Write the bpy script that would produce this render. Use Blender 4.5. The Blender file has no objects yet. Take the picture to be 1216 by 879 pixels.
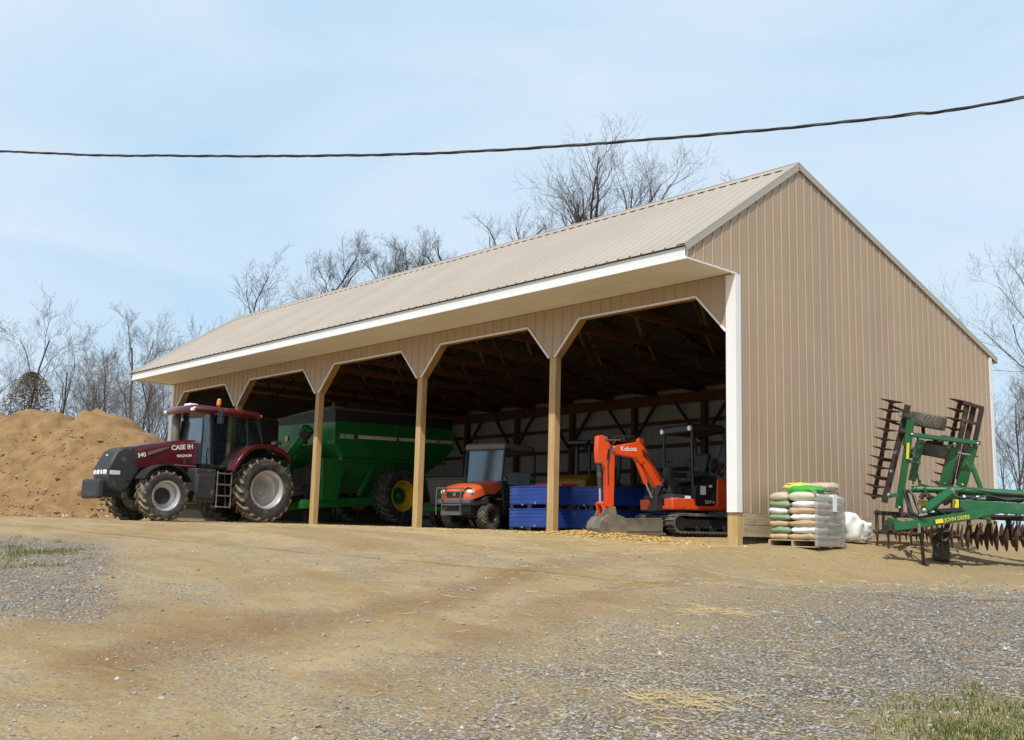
import bpy, bmesh, math, random
from mathutils import Vector, Matrix, noise
random.seed(7)
SC = bpy.context.scene
COL = SC.collection
R = math.radians
PI = math.pi

# ------------------------------------------------------------------ helpers
class MB:
    """collects shapes; build() links them as ONE mesh object"""
    def __init__(s):
        s.v = []; s.f = []; s.m = []; s.cur = 0
    def add(s, verts, faces):
        o = len(s.v)
        s.v += [tuple(q) for q in verts]
        s.f += [tuple(i + o for i in q) for q in faces]
        s.m += [s.cur] * len(faces)
    def box(s, c, d, M=None):
        x, y, z = d[0] / 2, d[1] / 2, d[2] / 2
        vs = [Vector((a * x, b * y, e * z)) for a in (-1, 1) for b in (-1, 1) for e in (-1, 1)]
        if M is not None: vs = [M @ q for q in vs]
        c = Vector(c)
        s.add([q + c for q in vs], [(0, 1, 3, 2), (4, 6, 7, 5), (0, 4, 5, 1), (2, 3, 7, 6), (0, 2, 6, 4), (1, 5, 7, 3)])
    def bb(s, x0, x1, y0, y1, z0, z1):
        s.box(((x0 + x1) / 2, (y0 + y1) / 2, (z0 + z1) / 2), (abs(x1 - x0), abs(y1 - y0), abs(z1 - z0)))
    def bar(s, a, b, w, h, up=(0, 0, 1)):
        """box from a to b, h thick along up, w thick across"""
        a = Vector(a); b = Vector(b); d = b - a; L = d.length
        if L < 1e-6: return
        d.normalize(); up = Vector(up); side = d.cross(up)
        if side.length < 1e-4: side = d.cross(Vector((1, 0, 0)))
        side.normalize(); u = side.cross(d).normalized()
        M = Matrix((d, side, u)).transposed()
        s.box((a + b) / 2, (L, w, h), M)
    def prism(s, poly, y0, y1, axis='Y', close=True):
        """2-D outline extruded along axis; outline coords are the two other axes in xyz order"""
        n = len(poly)
        def mk(p, q):
            if axis == 'Y': return (p[0], q, p[1])
            if axis == 'X': return (q, p[0], p[1])
            return (p[0], p[1], q)
        vs = [mk(p, y0) for p in poly] + [mk(p, y1) for p in poly]
        fs = [(i, (i + 1) % n, n + (i + 1) % n, n + i) for i in range(n)]
        fs += [tuple(range(n))[::-1], tuple(range(n, 2 * n))]
        s.add(vs, fs)
    def loft(s, rings, cap=True, closed=False):
        n = len(rings[0]); vs = [p for r in rings for p in r]; fs = []
        k = len(rings)
        for j in range(k if closed else k - 1):
            a = j * n; b = ((j + 1) % k) * n
            for i in range(n):
                fs.append((a + i, a + (i + 1) % n, b + (i + 1) % n, b + i))
        if cap and not closed:
            fs.append(tuple(range(n))[::-1]); fs.append(tuple(range((k - 1) * n, k * n)))
        s.add(vs, fs)
    def tube(s, pts, r, n=8, cap=True):
        pts = [Vector(p) for p in pts]
        rs = r if isinstance(r, (list, tuple)) else [r] * len(pts)
        rings = []; prev = None
        for i, p in enumerate(pts):
            d = (pts[min(i + 1, len(pts) - 1)] - pts[max(i - 1, 0)])
            if d.length < 1e-9: d = Vector((0, 0, 1))
            d.normalize()
            if prev is None:
                u = d.cross(Vector((0, 0, 1)))
                if u.length < .05: u = d.cross(Vector((1, 0, 0)))
            else:
                u = prev - d * prev.dot(d)
                if u.length < 1e-4: u = d.orthogonal()
            u.normalize(); prev = u; w = d.cross(u)
            rings.append([p + (u * math.cos(2 * PI * k / n) + w * math.sin(2 * PI * k / n)) * rs[i] for k in range(n)])
        s.loft(rings, cap)
    def cyl(s, a, b, r, r2=None, n=16):
        s.tube([a, b], [r, r if r2 is None else r2], n)
    def lathe(s, prof, c, axis=(0, 1, 0), n=32, closed=False):
        """prof: (radius, along-axis) pairs"""
        ax = Vector(axis).normalized(); c = Vector(c)
        u = ax.orthogonal().normalized(); w = ax.cross(u)
        rings = []
        for k in range(n):
            e = u * math.cos(2 * PI * k / n) + w * math.sin(2 * PI * k / n)
            rings.append([c + e * q[0] + ax * q[1] for q in prof])
        m = len(prof); vs = [p for r in rings for p in r]; fs = []
        for k in range(n):
            a = k * m; b = ((k + 1) % n) * m
            for i in range(m if closed else m - 1):
                fs.append((a + i, b + i, b + (i + 1) % m, a + (i + 1) % m))
        s.add(vs, fs)
    def ball(s, c, r, n=10, k=6, sq=(1, 1, 1)):
        rings = []
        for j in range(k + 1):
            ph = -PI / 2 + PI * j / k; cr = max(math.cos(ph), .02)
            rings.append([(c[0] + r * sq[0] * cr * math.cos(2 * PI * i / n), c[1] + r * sq[1] * cr * math.sin(2 * PI * i / n), c[2] + r * sq[2] * math.sin(ph)) for i in range(n)])
        s.loft(rings)
    def build(s, name, mat, parent=None, bevel=0, smooth=40, seg=2, recalc=True):
        me = bpy.data.meshes.new(name)
        me.from_pydata(s.v, [], s.f)
        mats = mat if isinstance(mat, (list, tuple)) else [mat]
        for q in mats: me.materials.append(q)
        if len(mats) > 1: me.polygons.foreach_set('material_index', s.m)
        if recalc:
            b = bmesh.new(); b.from_mesh(me); bmesh.ops.recalc_face_normals(b, faces=b.faces); b.to_mesh(me); b.free()
        if smooth:
            me.polygons.foreach_set('use_smooth', [True] * len(me.polygons))
            me.set_sharp_from_angle(angle=R(smooth))
        o = bpy.data.objects.new(name, me); COL.objects.link(o)
        if parent: o.parent = parent
        if bevel:
            md = o.modifiers.new('bevel', 'BEVEL'); md.width = bevel; md.segments = seg; md.limit_method = 'ANGLE'; md.angle_limit = R(35)
            md.harden_normals = False
        return o

def tag(o, label, cat, group=None, kind=None):
    if label: o['label'] = label
    if cat: o['category'] = cat
    if group: o['group'] = group
    if kind: o['kind'] = kind
    return o
def thing(name, label, cat, loc=(0, 0, 0), rz=0, group=None):
    o = bpy.data.objects.new(name, None); COL.objects.link(o)
    o.location = loc; o.rotation_euler = (0, 0, R(rz)); o.empty_display_size = .2
    return tag(o, label, cat, group)
def text(body, size, name, mat, parent, origin, xdir, up, extrude=.002, align='LEFT', shear=0, bold=.006):
    cu = bpy.data.curves.new(name + '_curve', 'FONT'); cu.body = body; cu.size = size; cu.extrude = extrude; cu.align_x = align
    cu.shear = shear; cu.offset = size * bold
    tmp = bpy.data.objects.new('tmp', cu); COL.objects.link(tmp)
    bpy.context.view_layer.update()
    dg = bpy.context.evaluated_depsgraph_get()
    me = bpy.data.meshes.new_from_object(tmp.evaluated_get(dg))
    bpy.data.objects.remove(tmp); bpy.data.curves.remove(cu)
    me.materials.clear(); me.materials.append(mat)
    o = bpy.data.objects.new(name, me); COL.objects.link(o)
    x = Vector(xdir).normalized(); u = Vector(up); u = (u - x * u.dot(x)).normalized(); z = x.cross(u)
    M = Matrix((x, u, z)).transposed().to_4x4(); M.translation = Vector(origin)
    if parent: o.parent = parent
    o.matrix_local = M
    return o

# ------------------------------------------------------------------ materials
def mat(name, col, rough=.6, metal=0, var=.12, scale=6, bump=0, bscale=None, dirt=None, damt=0, dscale=3, coat=0, spec=.5, col2=None, stretch=None, alpha=1, trans=0):
    m = bpy.data.materials.new(name); m.use_nodes = True
    nt = m.node_tree; nd = nt.nodes; ln = nt.links
    b = nd['Principled BSDF']
    b.inputs['Roughness'].default_value = rough; b.inputs['Metallic'].default_value = metal
    b.inputs['Specular IOR Level'].default_value = spec; b.inputs['Coat Weight'].default_value = coat
    b.inputs['Coat Roughness'].default_value = .15
    b.inputs['Alpha'].default_value = alpha; b.inputs['Transmission Weight'].default_value = trans
    tc = nd.new('ShaderNodeTexCoord'); src = tc.outputs['Object']
    if stretch:
        mp = nd.new('ShaderNodeMapping'); mp.inputs['Scale'].default_value = stretch
        ln.new(src, mp.inputs['Vector']); src = mp.outputs['Vector']
    nz = nd.new('ShaderNodeTexNoise'); nz.inputs['Scale'].default_value = scale; nz.inputs['Detail'].default_value = 6
    ln.new(src, nz.inputs['Vector'])
    rp = nd.new('ShaderNodeValToRGB'); e = rp.color_ramp.elements
    c2 = col2 or tuple(c * (1 - var) for c in col); c1 = col if col2 else tuple(min(1, c * (1 + var)) for c in col)
    e[0].position = .3; e[1].position = .7; e[0].color = (*c2, 1); e[1].color = (*c1, 1)
    ln.new(nz.outputs['Fac'], rp.inputs['Fac']); out = rp.outputs['Color']
    if dirt:
        n2 = nd.new('ShaderNodeTexNoise'); n2.inputs['Scale'].default_value = dscale; n2.inputs['Detail'].default_value = 8; n2.inputs['Roughness'].default_value = .65
        ln.new(tc.outputs['Object'], n2.inputs['Vector'])
        r2 = nd.new('ShaderNodeMapRange'); r2.inputs['From Min'].default_value = .62 - damt * .5; r2.inputs['From Max'].default_value = .85 - damt * .5
        ln.new(n2.outputs['Fac'], r2.inputs['Value'])
        mx = nd.new('ShaderNodeMix'); mx.data_type = 'RGBA'
        ln.new(r2.outputs['Result'], mx.inputs['Factor']); ln.new(out, mx.inputs['A']); mx.inputs['B'].default_value = (*dirt, 1)
        out = mx.outputs['Result']
        rr = nd.new('ShaderNodeMapRange'); rr.inputs['To Min'].default_value = rough; rr.inputs['To Max'].default_value = .9
        ln.new(r2.outputs['Result'], rr.inputs['Value']); ln.new(rr.outputs['Result'], b.inputs['Roughness'])
    ln.new(out, b.inputs['Base Color'])
    if bump:
        n3 = nd.new('ShaderNodeTexNoise'); n3.inputs['Scale'].default_value = bscale or scale * 4; n3.inputs['Detail'].default_value = 4
        ln.new(src, n3.inputs['Vector'])
        bp = nd.new('ShaderNodeBump'); bp.inputs['Strength'].default_value = bump; bp.inputs['Distance'].default_value = .02
        ln.new(n3.outputs['Fac'], bp.inputs['Height']); ln.new(bp.outputs['Normal'], b.inputs['Normal'])
    return m
DUST = (.30, .22, .13)
M = {}
M['gable'] = mat('tan_siding', (.42, .304, .202), .45, 0, .05, .7, .05, 8)
M['facade'] = M['gable']
def splash(m):
    # dust and mud thrown up by rain along the foot of the wall
    nt = m.node_tree; nd = nt.nodes; ln = nt.links; b = nd['Principled BSDF']; src = b.inputs['Base Color'].links[0].from_socket
    tc = nd.new('ShaderNodeTexCoord'); sx = nd.new('ShaderNodeSeparateXYZ'); ln.new(tc.outputs['Object'], sx.inputs['Vector'])
    n = nd.new('ShaderNodeTexNoise'); n.inputs['Scale'].default_value = 2.2; n.inputs['Detail'].default_value = 8; n.inputs['Roughness'].default_value = .7; ln.new(tc.outputs['Object'], n.inputs['Vector'])
    a = nd.new('ShaderNodeMath'); a.operation = 'MULTIPLY_ADD'; a.inputs[1].default_value = -1.5; ln.new(n.outputs['Fac'], a.inputs[0]); ln.new(sx.outputs['Z'], a.inputs[2])
    r = nd.new('ShaderNodeMapRange'); r.interpolation_type = 'SMOOTHSTEP'; r.inputs['From Min'].default_value = -.55; r.inputs['From Max'].default_value = .25; r.inputs['To Min'].default_value = .55; r.inputs['To Max'].default_value = 0; ln.new(a.outputs['Value'], r.inputs['Value'])
    x = nd.new('ShaderNodeMix'); x.data_type = 'RGBA'; ln.new(r.outputs['Result'], x.inputs['Factor']); ln.new(src, x.inputs['A']); x.inputs['B'].default_value = (.27, .20, .12, 1)
    # faint streaks below the rake and round the screw lines
    mp = nd.new('ShaderNodeMapping'); mp.inputs['Scale'].default_value = (1, 5, .35); ln.new(tc.outputs['Object'], mp.inputs['Vector'])
    n2 = nd.new('ShaderNodeTexNoise'); n2.inputs['Scale'].default_value = 1.5; n2.inputs['Detail'].default_value = 5; ln.new(mp.outputs['Vector'], n2.inputs['Vector'])
    r2 = nd.new('ShaderNodeMapRange'); r2.inputs['From Min'].default_value = .5; r2.inputs['From Max'].default_value = .8; r2.inputs['To Max'].default_value = .22; ln.new(n2.outputs['Fac'], r2.inputs['Value'])
    y = nd.new('ShaderNodeMix'); y.data_type = 'RGBA'; ln.new(r2.outputs['Result'], y.inputs['Factor']); ln.new(x.outputs['Result'], y.inputs['A']); y.inputs['B'].default_value = (.33, .25, .17, 1)
    ln.new(y.outputs['Result'], b.inputs['Base Color'])
splash(M['gable'])
def sheets(m, axis, width, amt):
    # each steel sheet took its coat of paint a touch differently
    nt = m.node_tree; nd = nt.nodes; ln = nt.links; b = nd['Principled BSDF']; src = b.inputs['Base Color'].links[0].from_socket
    tc = nd.new('ShaderNodeTexCoord'); sx = nd.new('ShaderNodeSeparateXYZ'); ln.new(tc.outputs['Object'], sx.inputs['Vector'])
    d = nd.new('ShaderNodeMath'); d.operation = 'DIVIDE'; d.inputs[1].default_value = width; ln.new(sx.outputs[axis], d.inputs[0])
    f = nd.new('ShaderNodeMath'); f.operation = 'FLOOR'; ln.new(d.outputs['Value'], f.inputs[0])
    w_ = nd.new('ShaderNodeTexWhiteNoise'); w_.noise_dimensions = '1D'; ln.new(f.outputs['Value'], w_.inputs['W'])
    r = nd.new('ShaderNodeMapRange'); r.inputs['To Min'].default_value = 0; r.inputs['To Max'].default_value = amt; ln.new(w_.outputs['Value'], r.inputs['Value'])
    x = nd.new('ShaderNodeMix'); x.data_type = 'RGBA'; ln.new(r.outputs['Result'], x.inputs['Factor']); ln.new(src, x.inputs['A']); x.inputs['B'].default_value = (.25, .19, .13, 1); ln.new(x.outputs['Result'], b.inputs['Base Color'])
sheets(M['gable'], 'Y', .8742, .16)
M['roof'] = mat('stone_roof_steel', (.43, .385, .325), .55, 0, .05, .5, .04, 5, spec=.3)
sheets(M['roof'], 'X', .8742, .12)
M['trim'] = mat('taupe_trim', (.42, .375, .30), .45, 0, .05, 1)
M['white'] = mat('white_painted_steel', (.80, .80, .79), .4, 0, .03, 2, dirt=(.5, .45, .36), damt=.05)
M['soffit'] = mat('almond_soffit', (.80, .77, .70), .5, 0, .04, 1)
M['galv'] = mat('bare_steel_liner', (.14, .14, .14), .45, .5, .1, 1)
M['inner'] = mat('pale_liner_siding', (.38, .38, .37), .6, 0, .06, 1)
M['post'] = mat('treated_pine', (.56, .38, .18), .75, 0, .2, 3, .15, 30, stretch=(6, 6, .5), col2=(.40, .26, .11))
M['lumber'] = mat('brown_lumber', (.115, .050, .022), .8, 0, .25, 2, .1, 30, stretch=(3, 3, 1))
M['board'] = mat('weathered_plank', (.42, .33, .22), .8, 0, .2, 2, .2, 30, stretch=(5, .6, 8), dirt=(.22, .17, .11), damt=.12)
M['rubber'] = mat('dusty_tyre_rubber', (.045, .044, .042), .85, 0, .3, 5, .2, 40, dirt=(.20, .155, .095), damt=.22, dscale=5)
M['lug'] = mat('mud_worn_tread', (.13, .105, .07), .9, 0, .3, 8, .3, 40, dirt=(.30, .245, .165), damt=.46, dscale=6)
M['lugdark'] = mat('grey_tread', (.075, .07, .062), .9, 0, .3, 8, .3, 40, dirt=(.20, .17, .12), damt=.3, dscale=6)
M['black'] = mat('black_plastic', (.022, .023, .024), .5, 0, .2, 4, dirt=(.16, .13, .09), damt=.1)
M['blackpaint'] = mat('black_painted_steel', (.018, .018, .02), .35, 0, .2, 4, dirt=(.14, .11, .08), damt=.08)
M['charcoal'] = mat('charcoal_plastic', (.034, .035, .037), .55, 0, .15, 4, dirt=(.2, .16, .11), damt=.12)
M['maroon'] = mat('maroon_paint', (.085, .008, .013), .3, 0, .1, 3, coat=.6, dirt=(.22, .14, .10), damt=.04)
M['silver'] = mat('silver_rim_paint', (.55, .55, .56), .35, .4, .08, 3, dirt=(.35, .30, .22), damt=.12)
M['green'] = mat('implement_green', (.010, .115, .032), .38, 0, .12, 3, coat=.4, dirt=(.12, .14, .06), damt=.06)
M['cartgreen'] = mat('cart_green', (.012, .15, .03), .4, 0, .1, 1, coat=.3, dirt=(.1, .13, .06), damt=.08)
M['yellow'] = mat('rim_yellow', (.75, .50, .02), .4, 0, .1, 3, dirt=(.3, .22, .1), damt=.1)
M['decal'] = mat('decal_yellow', (.80, .62, .05), .5, 0, .05, 4)
M['cream'] = mat('cream_stripe', (.78, .68, .36), .5, 0, .06, 4)
M['decwhite'] = mat('decal_white', (.82, .82, .82), .5, 0, .03, 4)
M['orange'] = mat('orange_paint', (.72, .075, .012), .32, 0, .07, 3, coat=.4, dirt=(.35, .17, .09), damt=.05)
M['rtvorange'] = mat('faded_orange_paint', (.68, .115, .035), .35, 0, .08, 3, coat=.4, dirt=(.4, .25, .15), damt=.12)
M['steel'] = mat('bare_steel', (.42, .41, .39), .35, .8, .15, 6, dirt=(.2, .15, .1), damt=.15)
M['chrome'] = mat('bright_rod', (.75, .75, .76), .12, 1, .03, 5)
M['bucket'] = mat('worn_bucket_steel', (.19, .165, .13), .6, .3, .25, 4, .2, 20, dirt=(.34, .26, .16), damt=.28)
M['rust'] = mat('rusty_disc_steel', (.14, .075, .042), .75, .2, .35, 8, .2, 30, dirt=(.27, .17, .10), damt=.25)
M['rustdark'] = mat('dark_rusty_shaft', (.042, .030, .024), .8, .1, .35, 8, .2, 30, dirt=(.18, .11, .07), damt=.15)
M['blue'] = mat('blue_bin_paint', (.012, .05, .26), .5, 0, .12, 1.5, dirt=(.08, .10, .22), damt=.1)
M['amber'] = mat('amber_lens', (.75, .22, .02), .2, 0, .05, 5, coat=.5)
M['lamp'] = mat('clear_lamp_lens', (.85, .85, .85), .12, .2, .05, 20, coat=1)
M['redseat'] = mat('red_cloth', (.22, .03, .035), .8, 0, .1, 8)
M['tan'] = mat('tan_cloth', (.35, .32, .2), .8, 0, .1, 8)
M['machyellow'] = mat('faded_machine_yellow', (.42, .24, .02), .5, 0, .15, 3, dirt=(.1, .08, .05), damt=.2)
M['grey'] = mat('grey_paint', (.12, .12, .115), .5, 0, .1, 3, dirt=(.12, .1, .08), damt=.15)
M['redboard'] = mat('red_board_paint', (.50, .04, .03), .5, 0, .1, 4)
M['tarp'] = mat('black_tarp', (.025, .026, .028), .6, 0, .2, 2, .2, 5)
M['greytarp'] = mat('grey_tarp', (.13, .135, .14), .55, 0, .15, 2, .2, 5)
def glass(name, col, alpha, rough=.04, sheen=.03):
    m = bpy.data.materials.new(name); m.use_nodes = True; nt = m.node_tree; nd = nt.nodes; ln = nt.links
    for q in list(nd): nd.remove(q)
    out = nd.new('ShaderNodeOutputMaterial'); mx = nd.new('ShaderNodeMixShader')
    tr = nd.new('ShaderNodeBsdfTransparent'); tr.inputs['Color'].default_value = (*col, 1)
    gl = nd.new('ShaderNodeBsdfGlossy'); gl.inputs['Roughness'].default_value = rough; gl.inputs['Color'].default_value = (.95, .97, 1, 1)
    fr = nd.new('ShaderNodeFresnel'); fr.inputs['IOR'].default_value = 1.5
    nz = nd.new('ShaderNodeTexNoise'); nz.inputs['Scale'].default_value = 4
    ad = nd.new('ShaderNodeMath'); ad.operation = 'MULTIPLY_ADD'; ad.inputs[1].default_value = .08; ad.inputs[2].default_value = alpha
    ln.new(nz.outputs['Fac'], ad.inputs[0])
    df = nd.new('ShaderNodeBsdfDiffuse'); df.inputs['Color'].default_value = (.15, .25, .29, 1); md = nd.new('ShaderNodeMixShader'); md.inputs['Fac'].default_value = sheen  # flat teal diffuse painted in for the even reflection on the pane
    a2 = nd.new('ShaderNodeMath'); a2.operation = 'ADD'; a2.use_clamp = True
    ln.new(fr.outputs['Fac'], a2.inputs[0]); ln.new(ad.outputs['Value'], a2.inputs[1])
    ln.new(a2.outputs['Value'], mx.inputs['Fac']); ln.new(tr.outputs['BSDF'], mx.inputs[1]); ln.new(gl.outputs['BSDF'], mx.inputs[2]); ln.new(mx.outputs['Shader'], md.inputs[1]); ln.new(df.outputs['BSDF'], md.inputs[2]); ln.new(md.outputs['Shader'], out.inputs['Surface'])
    return m
M['glass'] = glass('tinted_window_glass', (.55, .68, .66), .02)
M['windshield'] = glass('bluish_windscreen_glass', (.40, .56, .60), .14, .10, .05)
M['sheenglass'] = glass('teal_sheen_windscreen_glass', (.25, .42, .48), .06, .14, .20)  # bluish reflection partly painted in by the teal diffuse share
M['rtvgrey'] = mat('scuffed_grey_plastic', (.085, .086, .09), .6, 0, .15, 5, dirt=(.24, .19, .13), damt=.18)
M['oldtyre'] = mat('weathered_tyre', (.125, .115, .09), .9, 0, .3, 6, .3, 40, dirt=(.22, .19, .13), damt=.25, dscale=6)

# ------------------------------------------------------------------ camera
CAMP = Vector((11.520125, -16.285775, -0.096172))
CR = Vector((.68935364, .72405244, .0232299)); CD = Vector((-.09549646, .12261332, -.98784938)); CF = Vector((-.71810305, .6787592, .15366838))
cam = bpy.data.cameras.new('camera'); co = bpy.data.objects.new('camera', cam); COL.objects.link(co)
Mx = Matrix((CR, -CD, -CF)).transposed().to_4x4(); Mx.translation = CAMP; co.matrix_world = Mx
cam.sensor_fit = 'HORIZONTAL'; cam.sensor_width = 36; cam.lens = 36 * 1238.1833 / 1216
cam.shift_x = (608 - 629) / 1216; cam.shift_y = (445 - 439.5) / 1216; cam.clip_end = 5000; cam.clip_start = .05
SC.camera = co

# ------------------------------------------------------------------ light and sky
SUND = Vector((.55, -1, 1.54)).normalized()
sl = bpy.data.lights.new('sun', 'SUN'); sl.energy = 4.0; sl.angle = R(.53); sl.color = (1, .955, .88)
so = bpy.data.objects.new('sun', sl); COL.objects.link(so); so.rotation_euler = SUND.to_track_quat('Z', 'Y').to_euler(); so.location = (0, -20, 40)
w = bpy.data.worlds.new('World'); SC.world = w; w.use_nodes = True
nt = w.node_tree; nd = nt.nodes; ln = nt.links
bg = nd['Background']; bg.inputs['Strength'].default_value = .12
sky = nd.new('ShaderNodeTexSky'); sky.sky_type = 'NISHITA'; sky.sun_disc = False
sky.sun_elevation = math.asin(SUND.z); sky.sun_rotation = math.atan2(SUND.x, SUND.y); sky.air_density = 1.0; sky.dust_density = 1.0; sky.ozone_density = 1.5
tc = nd.new('ShaderNodeTexCoord'); mp = nd.new('ShaderNodeMapping'); mp.inputs['Scale'].default_value = (1.2, 1.2, 3.2); mp.inputs['Rotation'].default_value = (0, .25, .4)
ln.new(tc.outputs['Generated'], mp.inputs['Vector'])
nz = nd.new('ShaderNodeTexNoise'); nz.inputs['Scale'].default_value = 2.2; nz.inputs['Detail'].default_value = 5; nz.inputs['Roughness'].default_value = .5; nz.inputs['Distortion'].default_value = .6
ln.new(mp.outputs['Vector'], nz.inputs['Vector'])
mr = nd.new('ShaderNodeMapRange'); mr.inputs['From Min'].default_value = .30; mr.inputs['From Max'].default_value = .62; mr.inputs['To Min'].default_value = 0; mr.inputs['To Max'].default_value = 1
ln.new(nz.outputs['Fac'], mr.inputs['Value'])
mx = nd.new('ShaderNodeMix'); mx.data_type = 'RGBA'
sx = nd.new('ShaderNodeSeparateXYZ'); ln.new(tc.outputs['Generated'], sx.inputs['Vector'])
hz = nd.new('ShaderNodeMapRange'); hz.interpolation_type = 'SMOOTHSTEP'; hz.inputs['From Min'].default_value = .50; hz.inputs['From Max'].default_value = .80; hz.inputs['To Min'].default_value = 1; hz.inputs['To Max'].default_value = .12
ln.new(sx.outputs['Z'], hz.inputs['Value'])
ml = nd.new('ShaderNodeMath'); ml.operation = 'MULTIPLY'; ml.inputs[0].default_value = .92; ln.new(hz.outputs['Result'], ml.inputs[1])
ln.new(ml.outputs['Value'], mx.inputs['Factor']); ln.new(sky.outputs['Color'], mx.inputs['A']); 
mc = nd.new('ShaderNodeMix'); mc.data_type = 'RGBA'; ln.new(mr.outputs['Result'], mc.inputs['Factor']); mc.inputs['A'].default_value = (4.45, 6.35, 8.0, 1); mc.inputs['B'].default_value = (6.1, 7.2, 8.4, 1)
ln.new(mc.outputs['Result'], mx.inputs['B'])
ln.new(mx.outputs['Result'], bg.inputs['Color'])
SC.view_settings.view_transform = 'Standard'; SC.view_settings.look = 'None'; SC.view_settings.gamma = 1; SC.view_settings.exposure = 0

# ------------------------------------------------------------------ ground
def sstep(a, b, x):
    x = min(1, max(0, (x - a) / (b - a))); return x * x * (3 - 2 * x)
def gdep(x, y): return (x - CAMP.x) * CF.x + (y - CAMP.y) * CF.y
def glat(x, y): return (x - CAMP.x) * CR.x + (y - CAMP.y) * CR.y
def gz(x, y, rough=True):
    t = gdep(x, y)
    a = max(-1.75 + .082 * t, -3.0); b = .0125 * (min(t, 50) - 22)
    k = .04; m = min(a, b)
    h = m - k * math.log(math.exp(-(a - m) / k) + math.exp(-(b - m) / k))
    h -= .34 * sstep(.8, 3.2, x) * sstep(12, 18.5, t) * (1 - sstep(26, 34, t))
    if rough and -1 < t < 60:
        ins = sstep(-1.5, .5, y) * sstep(-.5, .3, -x) if t > 15 else 0
        q = 1 - .85 * ins
        h += q * (.035 * noise.noise((x * .5, y * .5, 0)) + .02 * noise.noise((x * 1.7, y * 1.7, 3)) + .012 * noise.noise((x * 4.5, y * 4.5, 7)))
        # shallow wheel ruts curving in from the left foreground
        s = glat(x, y); c = -1.0 - .12 * (t - 6)
        for off in (-.9, .9):
            d = s - (c * .6 + off - .03 * (t - 9) ** 2)
            if abs(d) < .6 and 4 < t < 16: h -= .03 * math.exp(-(d / .2) ** 2) * sstep(4, 6, t) * (1 - sstep(12, 16, t))
    return h
def axis(n, near, far, p):
    out = []
    for i in range(-n, n + 1):
        u = i / n; out.append(math.copysign(near * abs(u) + (far - near) * abs(u) ** p, u))
    return out
gm = MB(); AX = axis(190, 24, 900, 9)
n = len(AX); gc = (1.0, -5.0)
gv = [(gc[0] + a, gc[1] + b, gz(gc[0] + a, gc[1] + b)) for b in AX for a in AX]
gf = [(j * n + i, j * n + i + 1, (j + 1) * n + i + 1, (j + 1) * n + i) for j in range(n - 1) for i in range(n - 1)]
gm.v = gv; gm.f = gf; gm.m = [0] * len(gf)
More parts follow.
